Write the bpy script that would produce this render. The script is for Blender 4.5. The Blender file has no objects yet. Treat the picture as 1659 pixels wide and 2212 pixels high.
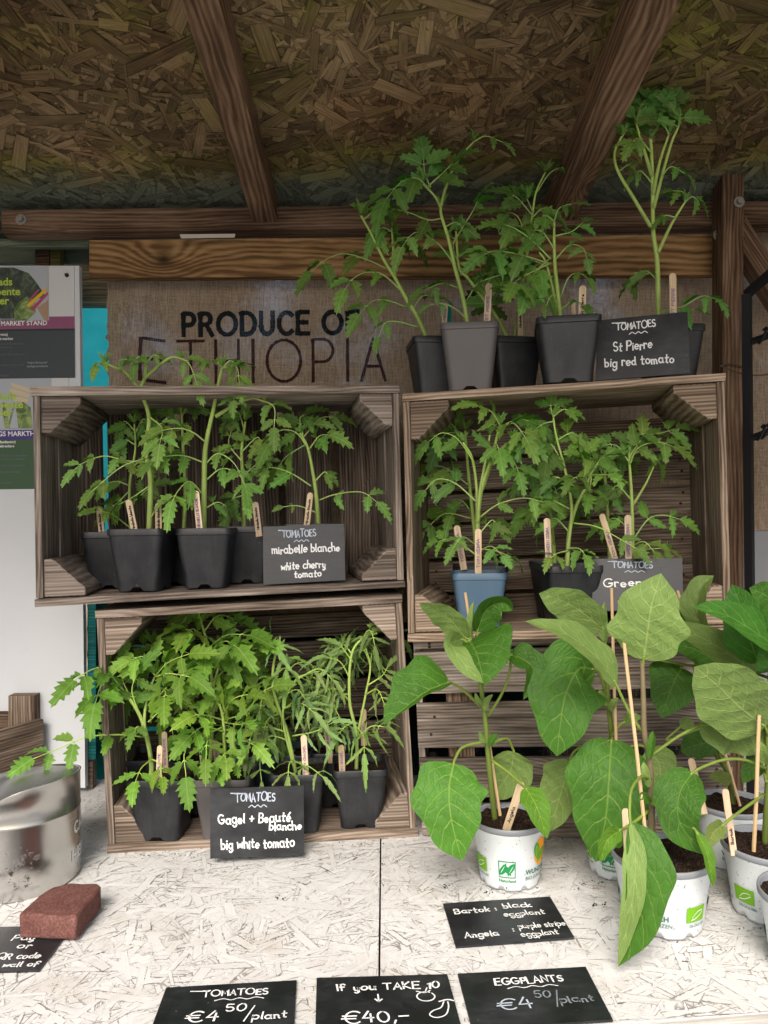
import bpy, bmesh, math, random
from mathutils import Vector, Matrix, noise
random.seed(7)
R = random.uniform
rad = math.radians
sc = bpy.context.scene
COL = sc.collection

# ---------------------------------------------------------------- camera, sky, sun, exposure
F = 1640.0                      # focal length in units of a 1659 x 2212 picture
EYE = Vector((0, 0, 1.38))
CAMR = (Matrix.Rotation(rad(90 + .66), 3, 'X') @ Matrix.Rotation(rad(-.7), 3, 'Z'))
cd = bpy.data.cameras.new('camera'); cam = bpy.data.objects.new('camera', cd); COL.objects.link(cam)
cam.matrix_world = Matrix.Translation(EYE) @ CAMR.to_4x4()
cd.sensor_fit = 'HORIZONTAL'; cd.sensor_width = 36; cd.lens = 36 * F / 1659
cd.clip_start = .02; cd.clip_end = 2000
sc.camera = cam
SUN_EL, SUN_AZ = rad(43), rad(190)        # behind the camera, veiled by cloud
w = bpy.data.worlds.new('World'); sc.world = w; w.use_nodes = True
wn = w.node_tree
sky = wn.nodes.new('ShaderNodeTexSky'); sky.sky_type = 'NISHITA'; sky.sun_disc = False
sky.sun_elevation = SUN_EL; sky.sun_rotation = SUN_AZ
sky.air_density = 1.0; sky.dust_density = 4.0; sky.ozone_density = 1.0
bg = wn.nodes['Background']; bg.inputs['Strength'].default_value = .15
wn.links.new(sky.outputs[0], bg.inputs['Color'])
sl = bpy.data.lights.new('sun', 'SUN'); so = bpy.data.objects.new('sun', sl); COL.objects.link(so)
sl.energy = 2.0; sl.angle = rad(26); sl.color = (1, .95, .88)
sd = Vector((math.sin(SUN_AZ) * math.cos(SUN_EL), math.cos(SUN_AZ) * math.cos(SUN_EL), math.sin(SUN_EL)))
so.rotation_euler = (-sd).to_track_quat('-Z', 'Y').to_euler(); so.location = (0, -3, 6)
sc.view_settings.view_transform = 'Standard'; sc.view_settings.look = 'None'
sc.view_settings.exposure = 0.82; sc.view_settings.gamma = 1
sc.cycles.max_bounces = 8; sc.cycles.diffuse_bounces = 2; sc.cycles.transparent_max_bounces = 12

TABLE = 1.38 - .521

def ray(x, y): return CAMR @ Vector(((x - 829.5) / F, -(y - 1106) / F, -1))
def at(x, y, Z):                 # the point seen at x, y that lies Z metres in front
    d = ray(x, y); return EYE + d * (Z / d.y)
def tab(x, y, z=TABLE):          # the point seen at x, y that lies on the level z
    d = ray(x, y); return EYE + d * ((z - EYE.z) / d.z)

# ---------------------------------------------------------------- mesh helpers
ORG = {}
def tag(o, label=None, cat=None, group=None, kind=None):
    if label: o['label'] = label
    if cat: o['category'] = cat
    if group: o['group'] = group
    if kind: o['kind'] = kind
    return o
def thing(name, label, cat, loc, group=None):
    o = bpy.data.objects.new(name, None); COL.objects.link(o)
    o.location = loc; o.empty_display_size = .03; ORG[o.name] = Vector(loc)
    return tag(o, label, cat, group)

class MB:
    def __init__(s): s.v = []; s.f = []; s.uv = []; s.c = []; s.mi = []; s.uv2 = []
    def add(s, vs, fs, uvs=None, col=(1, 1, 1), mi=0, uv2=None):
        b = len(s.v); s.v += [Vector(p) for p in vs]
        for k, f in enumerate(fs):
            s.f.append([b + i for i in f])
            s.uv.append([uvs[i] for i in f] if uvs else [(0, 0)] * len(f))
            s.uv2.append([uv2[i] for i in f] if uv2 else [(.5, .5)] * len(f))
            s.c.append(col[k] if isinstance(col, list) else col); s.mi.append(mi)
    def build(s, name, mats, parent=None, origin=None, smooth=False, bevel=0):
        if parent is not None: origin = ORG[parent.name]
        if origin is None:
            xs = [p.x for p in s.v]; ys = [p.y for p in s.v]; zs = [p.z for p in s.v]
            origin = Vector(((min(xs) + max(xs)) / 2, (min(ys) + max(ys)) / 2, min(zs)))
        origin = Vector(origin)
        me = bpy.data.meshes.new(name)
        me.from_pydata([p - origin for p in s.v], [], s.f)
        uvl = me.uv_layers.new(name='UVMap'); u2 = me.uv_layers.new(name='Edge')
        ca = me.color_attributes.new('tint', 'FLOAT_COLOR', 'CORNER')
        a = []; b = []; c = []
        for k, f in enumerate(s.f):
            for j in range(len(f)):
                a += s.uv[k][j][:2]; b += s.uv2[k][j][:2]; c += list(s.c[k][:3]) + [1]
        me.uv_layers['UVMap'].data.foreach_set('uv', a); me.uv_layers['Edge'].data.foreach_set('uv', b); me.color_attributes['tint'].data.foreach_set('color', c)
        if not isinstance(mats, (list, tuple)): mats = [mats]
        for m in mats: me.materials.append(m)
        me.polygons.foreach_set('material_index', s.mi)
        me.polygons.foreach_set('use_smooth', [smooth] * len(s.f))
        me.update(); me.validate()
        o = bpy.data.objects.new(name, me); COL.objects.link(o)
        if parent is not None: o.parent = parent
        else: o.location = origin
        ORG[o.name] = origin
        if bevel:
            md = o.modifiers.new('bevel', 'BEVEL'); md.width = bevel; md.segments = 2; md.limit_method = 'ANGLE'; md.angle_limit = rad(50)
        return o

def hexa(mb, c, tint=None, off=None, mi=0):
    """board from 8 corners c[i][j][k]: i runs with the grain, j across, k through"""
    P = [[[Vector(c[i][j][k]) for k in (0, 1)] for j in (0, 1)] for i in (0, 1)]
    Lm = (P[1][0][0] - P[0][0][0]).length; W = (P[0][1][0] - P[0][0][0]).length; T = (P[0][0][1] - P[0][0][0]).length
    if off is None: off = (R(0, 40), R(0, 40))
    if tint is None:
        b = R(.75, 1.2); tint = (b * R(.96, 1.06), b, b * R(.94, 1.04))
    quads = [((0,0,0),(0,1,0),(1,1,0),(1,0,0)), ((0,0,1),(1,0,1),(1,1,1),(0,1,1)),
             ((0,0,0),(1,0,0),(1,0,1),(0,0,1)), ((0,1,0),(0,1,1),(1,1,1),(1,1,0)),
             ((0,0,0),(0,0,1),(0,1,1),(0,1,0)), ((1,0,0),(1,1,0),(1,1,1),(1,0,1))]
    idx = {}; vs = []
    for i in (0, 1):
        for j in (0, 1):
            for k in (0, 1): idx[(i, j, k)] = len(vs); vs.append(P[i][j][k])
    # consistent outward faces whatever the handedness
    det = (P[1][0][0]-P[0][0][0]).cross(P[0][1][0]-P[0][0][0]).dot(P[0][0][1]-P[0][0][0])
    for qi, q in enumerate(quads):
        if det < 0: q = q[::-1]
        uv = []
        for (i, j, k) in q:
            if qi < 4: uv.append((off[0] + i * Lm, off[1] + j * W + k * T * .9))
            else: uv.append((off[0] + j * W * .15, off[1] + k * T + j * W * .1))
        mb.add([vs[idx[p]] for p in q], [(0, 1, 2, 3)], uv, tint, mi)
def weld(o, d=1e-5):
    bm = bmesh.new(); bm.from_mesh(o.data); bmesh.ops.remove_doubles(bm, verts=bm.verts, dist=d); bm.to_mesh(o.data); bm.free()
def boxat(mb, x0, x1, y0, y1, z0, z1, axis='x', **k):
    V = lambda a, b, c: Vector((a, b, c))
    X = (x0, x1); Y = (y0, y1); Z = (z0, z1)
    if axis == 'x': c = [[[V(X[i], Y[k2], Z[j]) for k2 in (0, 1)] for j in (0, 1)] for i in (0, 1)]
    elif axis == 'y': c = [[[V(X[j], Y[i], Z[k2]) for k2 in (0, 1)] for j in (0, 1)] for i in (0, 1)]
    else: c = [[[V(X[j], Y[k2], Z[i]) for k2 in (0, 1)] for j in (0, 1)] for i in (0, 1)]
    hexa(mb, c, **k)
def cr(pts, n):
    """smooth curve through pts, n samples"""
    pts = [Vector(p) for p in pts]
    if len(pts) == 2: return [pts[0].lerp(pts[1], i / (n - 1)) for i in range(n)]
    P = [pts[0] * 2 - pts[1]] + pts + [pts[-1] * 2 - pts[-2]]
    out = []; m = len(pts) - 1
    for i in range(n):
        s = i / (n - 1) * m; k = min(int(s), m - 1); t = s - k
        a, b, c, d = P[k], P[k + 1], P[k + 2], P[k + 3]
        out.append(.5 * ((2 * b) + (c - a) * t + (2 * a - 5 * b + 4 * c - d) * t * t + (3 * b - a - 3 * c + d) * t ** 3))
    return out
def tube(mb, pts, r0, r1=None, sides=6, mi=0, col=(1, 1, 1), col1=None, cap=True):
    if r1 is None: r1 = r0
    n = len(pts); vs = []; uv = []; prev = None
    for i, p in enumerate(pts):
        t = (pts[min(i + 1, n - 1)] - pts[max(i - 1, 0)])
        t = t.normalized() if t.length > 1e-9 else Vector((0, 0, 1))
        a = prev if prev is not None else (Vector((1, 0, 0)) if abs(t.x) < .8 else Vector((0, 1, 0)))
        a = (a - t * a.dot(t)).normalized(); prev = a; b = t.cross(a)
        r = r0 + (r1 - r0) * i / (n - 1)
        for k in range(sides):
            q = 2 * math.pi * k / sides
            vs.append(p + (a * math.cos(q) + b * math.sin(q)) * r); uv.append((i * .02, k / sides * .03))
    fs = []; cs = []
    for i in range(n - 1):
        f = i / max(1, n - 2)
        c = col if col1 is None else tuple(col[j] + (col1[j] - col[j]) * f for j in range(3))
        for k in range(sides):
            k2 = (k + 1) % sides
            fs.append((i * sides + k, i * sides + k2, (i + 1) * sides + k2, (i + 1) * sides + k)); cs.append(c)
    if cap:
        fs.append(tuple(range(sides))[::-1]); cs.append(col)
        fs.append(tuple((n - 1) * sides + k for k in range(sides))); cs.append(col1 or col)
    mb.add(vs, fs, uv, cs, mi)

# ---------------------------------------------------------------- node helpers
def N(nt, t, ins=None, **props):
    n = nt.nodes.new('ShaderNode' + t)
    for k, v in props.items(): setattr(n, k, v)
    for k, v in (ins or {}).items():
        s = n.inputs[k]
        if isinstance(v, bpy.types.NodeSocket): nt.links.new(v, s)
        else: s.default_value = v
    return n
def mat(name, rough=.6, color=None, spec=.5, metal=0):
    m = bpy.data.materials.new(name); m.use_nodes = True
    b = m.node_tree.nodes['Principled BSDF']
    b.inputs['Roughness'].default_value = rough; b.inputs['Specular IOR Level'].default_value = spec; b.inputs['Metallic'].default_value = metal
    if color: b.inputs['Base Color'].default_value = (*color, 1)
    return m, m.node_tree, b
def M(nt, op, a, b=None, c=None, clamp=False):
    n = nt.nodes.new('ShaderNodeMath'); n.operation = op; n.use_clamp = clamp
    for i, v in enumerate((a, b, c)):
        if v is None: continue
        if isinstance(v, bpy.types.NodeSocket): nt.links.new(v, n.inputs[i])
        else: n.inputs[i].default_value = v
    return n.outputs[0]
def ramp(nt, fac, stops):
    n = nt.nodes.new('ShaderNodeValToRGB'); e = n.color_ramp.elements
    while len(e) < len(stops): e.new(.5)
    for i, (p, c) in enumerate(stops):
        e[i].position = p; e[i].color = (*c, 1) if len(c) == 3 else c
    nt.links.new(fac, n.inputs[0]); return n.outputs[0]
def mixc(nt, fac, a, b, mode='MIX'):
    n = nt.nodes.new('ShaderNodeMix'); n.data_type = 'RGBA'; n.blend_type = mode
    for s, v in ((n.inputs[0], fac), (n.inputs[6], a), (n.inputs[7], b)):
        if isinstance(v, bpy.types.NodeSocket): nt.links.new(v, s)
        elif isinstance(v, (int, float)): s.default_value = v
        else: s.default_value = (*v, 1)
    return n.outputs[2]
def uvn(nt, sx, sy, layer='UVMap', sz=1):
    u = N(nt, 'UVMap', uv_map=layer)
    return N(nt, 'Mapping', {'Vector': u.outputs[0], 'Scale': (sx, sy, sz)}).outputs[0]
def obn(nt, s=1):
    g = N(nt, 'NewGeometry')
    return N(nt, 'Mapping', {'Vector': g.outputs['Position'], 'Scale': (s, s, s) if not isinstance(s, tuple) else s}).outputs[0]
def noi(nt, vec, scale=1, detail=4, rough=.55, dist=0):
    return N(nt, 'TexNoise', {'Vector': vec, 'Scale': scale, 'Detail': detail, 'Roughness': rough, 'Distortion': dist}).outputs[0]
def tint(nt): return N(nt, 'Attribute', attribute_name='tint').outputs['Color']
def bump(nt, b, h, strength=.3, dist=.002):
    n = N(nt, 'Bump', {'Height': h, 'Strength': strength, 'Distance': dist}); nt.links.new(n.outputs[0], b.inputs['Normal'])

# ---------------------------------------------------------------- materials
def wood(name, dark, mid, light, rough=.8, bstr=.5, ring=.45, crack=.6, stain=.5, knot=None, gs=1.0):
    m, nt, b = mat(name, rough, spec=.12)
    n1 = noi(nt, uvn(nt, 7, 150 * gs), 1, 6, .65)
    warp = noi(nt, uvn(nt, 2.2, 9), 1, 3, .5)
    u = N(nt, 'UVMap', uv_map='UVMap'); sp = N(nt, 'SeparateXYZ', {'Vector': u.outputs[0]})
    ph = M(nt, 'ADD', M(nt, 'MULTIPLY', sp.outputs[1], 1150 * gs), M(nt, 'MULTIPLY', warp, 46))
    if knot:
        for (ku, kv, amp, sz) in knot:
            du = M(nt, 'MULTIPLY', M(nt, 'SUBTRACT', sp.outputs[0], ku), .55); dv = M(nt, 'SUBTRACT', sp.outputs[1], kv)
            d2 = M(nt, 'ADD', M(nt, 'MULTIPLY', du, du), M(nt, 'MULTIPLY', dv, dv))
            g = M(nt, 'EXPONENT', M(nt, 'MULTIPLY', d2, -1 / (sz * sz)))
            ph = M(nt, 'ADD', ph, M(nt, 'MULTIPLY', g, amp))
    vk = N(nt, 'TexVoronoi', {'Vector': uvn(nt, 7, 12), 'Scale': 1.0}, feature='F1').outputs
    kn = M(nt, 'MULTIPLY', M(nt, 'GREATER_THAN', N(nt, 'SeparateColor', {'Color': vk['Color']}).outputs[0], .86), 1.0 if not knot else 0.0)
    kg = M(nt, 'MULTIPLY', kn, M(nt, 'EXPONENT', M(nt, 'MULTIPLY', M(nt, 'MULTIPLY', vk['Distance'], vk['Distance']), -9)))
    ph = M(nt, 'ADD', ph, M(nt, 'MULTIPLY', kg, 22))
    kd = M(nt, 'MULTIPLY', kn, M(nt, 'EXPONENT', M(nt, 'MULTIPLY', M(nt, 'MULTIPLY', vk['Distance'], vk['Distance']), -75)))
    rg = M(nt, 'MULTIPLY_ADD', M(nt, 'SINE', ph), .5, .5)
    big = noi(nt, uvn(nt, 3, 14), 1, 3, .6)
    fac = M(nt, 'ADD', M(nt, 'MULTIPLY', n1, .95), M(nt, 'MULTIPLY', rg, ring * .26))
    fac = M(nt, 'ADD', fac, M(nt, 'MULTIPLY_ADD', big, .7, -.42 - ring * .1))
    col = ramp(nt, fac, [(.27, dark), (.49, mid), (.71, light)])
    if knot:
        for (ku, kv, amp, sz) in knot:
            du = M(nt, 'MULTIPLY', M(nt, 'SUBTRACT', sp.outputs[0], ku), .7); dv = M(nt, 'SUBTRACT', sp.outputs[1], kv)
            d2 = M(nt, 'ADD', M(nt, 'MULTIPLY', du, du), M(nt, 'MULTIPLY', dv, dv))
            d2 = M(nt, 'ADD', d2, M(nt, 'MULTIPLY_ADD', warp, .0003, -.00015))
            k = M(nt, 'EXPONENT', M(nt, 'MULTIPLY', d2, -1 / (sz * sz * .13)))
            col = mixc(nt, M(nt, 'MULTIPLY', k, .85), col, tuple(x * .35 for x in dark))
    col = mixc(nt, M(nt, 'MULTIPLY', kd, .75), col, tuple(x * .55 for x in dark))
    st = noi(nt, obn(nt, 7), 1, 4, .6)
    col = mixc(nt, M(nt, 'MULTIPLY', M(nt, 'SMOOTHSTEP' if False else 'MULTIPLY_ADD', st, 3, -1.75, clamp=True), stain), col, tuple(x * .45 for x in dark))
    ck = noi(nt, uvn(nt, 5, 260 * gs), 1, 3, .5)
    ckm = M(nt, 'MULTIPLY_ADD', ck, 9, -5.9, clamp=True)
    col = mixc(nt, M(nt, 'MULTIPLY', ckm, crack), col, tuple(x * .3 for x in dark))
    col = mixc(nt, 1.0, col, tint(nt), 'MULTIPLY')
    nt.links.new(col, b.inputs['Base Color'])
    bump(nt, b, M(nt, 'SUBTRACT', fac, M(nt, 'MULTIPLY', ckm, .8)), bstr, .0022)
    return m
W_CRATE = wood('weathered_crate_wood', (.095, .075, .06), (.30, .25, .21), (.53, .475, .42), ring=.5, stain=.5)
W_CRATE2 = wood('brown_crate_wood', (.085, .062, .046), (.25, .198, .155), (.47, .395, .33), ring=.6, stain=.5)
W_BACK = wood('dark_slat_wood', (.035, .026, .020), (.135, .105, .084), (.30, .245, .205), ring=.6, stain=.95)  # stained slats, darkened further to deepen the shade inside the crates
W_TEAL = wood('teal_painted_plank', (.006, .06, .06), (.012, .13, .125), (.03, .20, .19), ring=.5, stain=.3)
W_RIGHT = wood('pine_crate_wood', (.105, .075, .052), (.30, .232, .17), (.51, .425, .335), ring=.8, stain=.35)
W_BEAM = wood('dark_beam_wood', (.058, .034, .022), (.15, .092, .06), (.25, .17, .12), ring=.7, stain=.3, crack=.3, gs=.8)
W_PLANK = wood('varnished_pine', (.12, .064, .026), (.30, .172, .074), (.43, .265, .13), rough=.6, bstr=.2, ring=.9, stain=.45, crack=.1, gs=.42, knot=[(.145, .035, 26, .035)])
W_RAFT = wood('rafter_wood', (.09, .058, .038), (.22, .14, .09), (.36, .25, .17), ring=.8, stain=.3, crack=.5, gs=.55)
W_STICK = wood('birch_stick', (.56, .42, .27), (.72, .57, .40), (.82, .69, .52), rough=.65, bstr=.05, ring=.2, stain=0, crack=0)
W_BAM = wood('bamboo', (.50, .33, .17), (.68, .49, .28), (.80, .64, .40), rough=.5, bstr=.05, ring=.2, stain=.1, crack=.1)
W_GREEN = wood('mossy_pale_board', (.09, .085, .05), (.20, .20, .14), (.33, .34, .27), ring=.5, stain=.5)

def m_osb(name, lo, mid, hi, moss, white):
    m, nt, b = mat(name, .85 if not white else .6, spec=.2 if not white else .35)
    t = N(nt, 'SeparateColor', {'Color': tint(nt)})
    g = noi(nt, uvn(nt, 14, 300), 1, 6, .7)
    fac = M(nt, 'ADD', M(nt, 'MULTIPLY', g, 1.2), M(nt, 'MULTIPLY_ADD', t.outputs[0], .5, -.36))
    e = N(nt, 'UVMap', uv_map='Edge'); es = N(nt, 'SeparateXYZ', {'Vector': e.outputs[0]})
    ed = M(nt, 'MINIMUM', M(nt, 'MULTIPLY', M(nt, 'MINIMUM', es.outputs[0], M(nt, 'SUBTRACT', 1, es.outputs[0])), 6), M(nt, 'MINIMUM', es.outputs[1], M(nt, 'SUBTRACT', 1, es.outputs[1])))
    if not white:
        col = ramp(nt, fac, [(.12, lo), (.5, mid), (.9, hi)])
        lowf = noi(nt, obn(nt, 3.2), 1, 4, .6)
        col = mixc(nt, 1, col, mixc(nt, M(nt, 'MULTIPLY_ADD', lowf, 3.2, -1.1, clamp=True), (.42, .37, .31), (1.25, 1.22, 1.15)), 'MULTIPLY')
        red = noi(nt, obn(nt, 4.5), 1, 3, .6)
        col = mixc(nt, M(nt, 'MULTIPLY_ADD', red, 3, -1.5, clamp=True), col, mixc(nt, 1, col, (1.0, .72, .62), 'MULTIPLY'))
        mo = noi(nt, obn(nt, 4.2), 1, 6, .7)
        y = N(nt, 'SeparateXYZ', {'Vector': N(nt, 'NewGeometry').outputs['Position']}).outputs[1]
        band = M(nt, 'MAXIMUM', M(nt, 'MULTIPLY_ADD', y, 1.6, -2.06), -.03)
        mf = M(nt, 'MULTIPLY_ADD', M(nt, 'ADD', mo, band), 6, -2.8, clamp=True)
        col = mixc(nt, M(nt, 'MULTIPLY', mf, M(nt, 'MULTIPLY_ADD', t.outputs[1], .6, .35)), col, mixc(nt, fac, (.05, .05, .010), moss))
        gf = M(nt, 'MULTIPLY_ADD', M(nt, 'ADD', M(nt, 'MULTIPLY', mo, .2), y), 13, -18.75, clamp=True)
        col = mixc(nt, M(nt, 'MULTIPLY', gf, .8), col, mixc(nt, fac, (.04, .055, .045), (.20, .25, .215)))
        col = mixc(nt, M(nt, 'MULTIPLY', M(nt, 'LESS_THAN', ed, .05), .6), col, (.02, .012, .006))
    else:
        col = ramp(nt, fac, [(.1, (.59, .58, .56)), (.5, (.64, .633, .622)), (.9, (.69, .685, .675))])
        gr = noi(nt, obn(nt, 9), 1, 5, .65)
        ny = noi(nt, obn(nt, 95), 1, 4, .65)
        pat = noi(nt, obn(nt, 14), 1, 6, .75)
        col = mixc(nt, M(nt, 'MULTIPLY_ADD', gr, 3.2, -1.75, clamp=True), col, (.46, .41, .345))
        # worn-through paint: dark wood along broken strand edges
        th = M(nt, 'MULTIPLY_ADD', pat, 1.0, -.43)
        wear = M(nt, 'LESS_THAN', M(nt, 'ADD', ed, M(nt, 'MULTIPLY_ADD', ny, .55, -.25)), th)
        col = mixc(nt, M(nt, 'MULTIPLY', wear, M(nt, 'MULTIPLY_ADD', t.outputs[1], .65, .15)), col, mixc(nt, ny, (.02, .012, .006), (.17, .115, .065)))
        scr = noi(nt, uvn(nt, 40, 900), 1, 2, .5)
        sm = M(nt, 'MULTIPLY', M(nt, 'MULTIPLY_ADD', scr, 14, -9.2, clamp=True), M(nt, 'MULTIPLY_ADD', pat, 5, -2.2, clamp=True))
        col = mixc(nt, M(nt, 'MULTIPLY', sm, .85), col, (.07, .045, .025))
    nt.links.new(col, b.inputs['Base Color'])
    bump(nt, b, g, .35 if not white else .22, .0015)
    return m
M_OSB = m_osb('dark_strand_board', (.06, .042, .023), (.205, .145, .08), (.41, .305, .18), (.34, .31, .06), False)
M_OSBW = m_osb('painted_strand_board', None, None, None, None, True)

def m_plastic(name, c, dust=.5, rough=.42, spk=-8.5):
    m, nt, b = mat(name, rough, spec=.45)
    n = noi(nt, obn(nt, 22), 1, 5, .65); n2 = noi(nt, obn(nt, (160, 160, 24)), 1, 3, .6); n3 = noi(nt, obn(nt, 240), 1, 2, .6)
    f = M(nt, 'MULTIPLY', M(nt, 'MULTIPLY_ADD', M(nt, 'ADD', M(nt, 'MULTIPLY', n, .7), M(nt, 'MULTIPLY', n2, .3)), 2.6, -1.1, clamp=True), dust)
    col = mixc(nt, f, c, tuple(min(1, x * .7 + .06) for x in c))
    col = mixc(nt, M(nt, 'MULTIPLY_ADD', n3, 12, spk, clamp=True), col, (.16, .13, .10) if spk < -8 else (.03, .02, .015))
    nt.links.new(mixc(nt, 1, col, tint(nt), 'MULTIPLY'), b.inputs['Base Color'])
    nt.links.new(M(nt, 'MULTIPLY_ADD', n, .3, rough - .12), b.inputs['Roughness'])
    bump(nt, b, n2, .08, .001)
    return m
P_BLACK = m_plastic('black_pot_plastic', (.0105, .0115, .0145), .55)
P_GREY = m_plastic('grey_pot_plastic', (.095, .085, .085), .3)
P_BLUE = m_plastic('blue_pot_plastic', (.075, .14, .215), .5)
P_NAVY = m_plastic('navy_pot_plastic', (.02, .04, .065), .4)
P_WHITE = m_plastic('white_pot_plastic', (.64, .68, .70), .15, .35, -7.9)
P_LIP = m_plastic('grey_pot_lip', (.22, .235, .26), .3)

def m_soil():
    m, nt, b = mat('potting_soil', .95, spec=.1)
    n = noi(nt, obn(nt, 260), 1, 4, .7); v = N(nt, 'TexVoronoi', {'Vector': obn(nt, 330)}, feature='F1').outputs
    c = ramp(nt, n, [(.35, (.008, .005, .004)), (.55, (.03, .018, .012)), (.72, (.085, .05, .032))])
    pz = N(nt, 'SeparateColor', {'Color': v['Color']}).outputs[0]
    c = mixc(nt, M(nt, 'MULTIPLY', M(nt, 'GREATER_THAN', pz, .965), M(nt, 'LESS_THAN', v['Distance'], .32)), c, (.62, .56, .48))
    nt.links.new(c, b.inputs['Base Color']); bump(nt, b, n, 1, .004); return m
M_SOIL = m_soil()

def m_leaf(name, top, under, big=False, trans=.32):
    m = bpy.data.materials.new(name); m.use_nodes = True; nt = m.node_tree; b = nt.nodes['Principled BSDF']
    b.inputs['Roughness'].default_value = .48; b.inputs['Specular IOR Level'].default_value = .2
    g = N(nt, 'NewGeometry'); u = N(nt, 'UVMap', uv_map='UVMap'); s = N(nt, 'SeparateXYZ', {'Vector': u.outputs[0]})
    au = M(nt, 'ABSOLUTE', s.outputs[0]); v = s.outputs[1]
    wob = noi(nt, u.outputs[0], 5, 3, .6)
    if big:
        q = M(nt, 'FRACT', M(nt, 'ADD', M(nt, 'MULTIPLY_ADD', v, 6.0, .35), M(nt, 'ADD', M(nt, 'MULTIPLY', M(nt, 'POWER', au, 1.3), -2.3), M(nt, 'MULTIPLY', wob, .5))))
        lat = M(nt, 'SUBTRACT', 1, M(nt, 'MULTIPLY', M(nt, 'ABSOLUTE', M(nt, 'SUBTRACT', q, .5)), 15), clamp=True)
        midv = M(nt, 'SUBTRACT', 1, M(nt, 'MULTIPLY', au, M(nt, 'MULTIPLY_ADD', v, 22, 17)), clamp=True)
        vo = N(nt, 'TexVoronoi', {'Vector': uvn(nt, 5.5, 10), 'Scale': 1.0, 'Randomness': 1.0}, feature='DISTANCE_TO_EDGE').outputs['Distance']
        ter = M(nt, 'SUBTRACT', 1, M(nt, 'MULTIPLY', vo, 13), clamp=True)
        fade = M(nt, 'SUBTRACT', 1.08, M(nt, 'MULTIPLY', au, .75), clamp=True)
        vein = M(nt, 'MAXIMUM', M(nt, 'MULTIPLY', lat, fade), M(nt, 'MAXIMUM', midv, M(nt, 'MULTIPLY', ter, .14)))
        puff = M(nt, 'SUBTRACT', M(nt, 'MULTIPLY', M(nt, 'MINIMUM', vo, .16), 5), M(nt, 'MULTIPLY', M(nt, 'MAXIMUM', lat, midv), 1.1))
    else:
        q = M(nt, 'FRACT', M(nt, 'MULTIPLY_ADD', v, 5.0, M(nt, 'MULTIPLY', au, -1.6)))
        lat = M(nt, 'SUBTRACT', 1, M(nt, 'MULTIPLY', M(nt, 'ABSOLUTE', M(nt, 'SUBTRACT', q, .5)), 9), clamp=True)
        midv = M(nt, 'SUBTRACT', 1, M(nt, 'MULTIPLY', au, 12), clamp=True)
        vein = M(nt, 'MAXIMUM', M(nt, 'MULTIPLY', lat, .55), midv)
        puff = M(nt, 'SUBTRACT', wob, M(nt, 'MULTIPLY', vein, .7))
    blot = noi(nt, obn(nt, 28), 1, 4, .6)
    ct = mixc(nt, M(nt, 'MULTIPLY_ADD', blot, 2, -.6, clamp=True), tuple(x * .78 for x in top), tuple(x * 1.22 for x in top))
    ct = mixc(nt, M(nt, 'MULTIPLY', vein, .5 if big else .4), ct, (.28, .42, .09))
    cu = mixc(nt, M(nt, 'MULTIPLY_ADD', blot, 2, -.6, clamp=True), tuple(x * .88 for x in under), tuple(x * 1.1 for x in under))
    cu = mixc(nt, M(nt, 'MULTIPLY', vein, .55), cu, (.42, .54, .18))
    c = mixc(nt, g.outputs['Backfacing'], ct, cu)
    c = mixc(nt, 1, c, tint(nt), 'MULTIPLY')
    if big:
        sp = noi(nt, obn(nt, 75), 1, 3, .6)
        c = mixc(nt, M(nt, 'MULTIPLY_ADD', sp, 14, -10.6, clamp=True), c, (.25, .2, .07))
    nt.links.new(c, b.inputs['Base Color'])
    bump(nt, b, puff, .36 if big else .4, .002)
    tr = N(nt, 'BsdfTranslucent'); nt.links.new(mixc(nt, 1, c, (1.35, 1.25, .55), 'MULTIPLY'), tr.inputs['Color'])
    mx = N(nt, 'MixShader', {0: trans}); nt.links.new(b.outputs[0], mx.inputs[1]); nt.links.new(tr.outputs[0], mx.inputs[2])
    nt.links.new(mx.outputs[0], nt.nodes['Material Output'].inputs[0])
    return m
LEAF = m_leaf('tomato_leaf', (.074, .255, .014), (.18, .33, .055))
LEAFW = m_leaf('wilted_tomato_leaf', (.115, .245, .062), (.22, .32, .12))
EGG = m_leaf('eggplant_leaf', (.060, .172, .020), (.185, .285, .078), True, .3)
def m_stem(name, c):
    m, nt, b = mat(name, .55, spec=.3)
    n = noi(nt, obn(nt, 60), 1, 3, .6)
    col = mixc(nt, 1, mixc(nt, n, tuple(x * .75 for x in c), tuple(x * 1.25 for x in c)), tint(nt), 'MULTIPLY')
    nt.links.new(col, b.inputs['Base Color']); b.inputs['Subsurface Weight'].default_value = .0
    return m
STEM = m_stem('tomato_stem', (.42, .58, .14))

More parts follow.
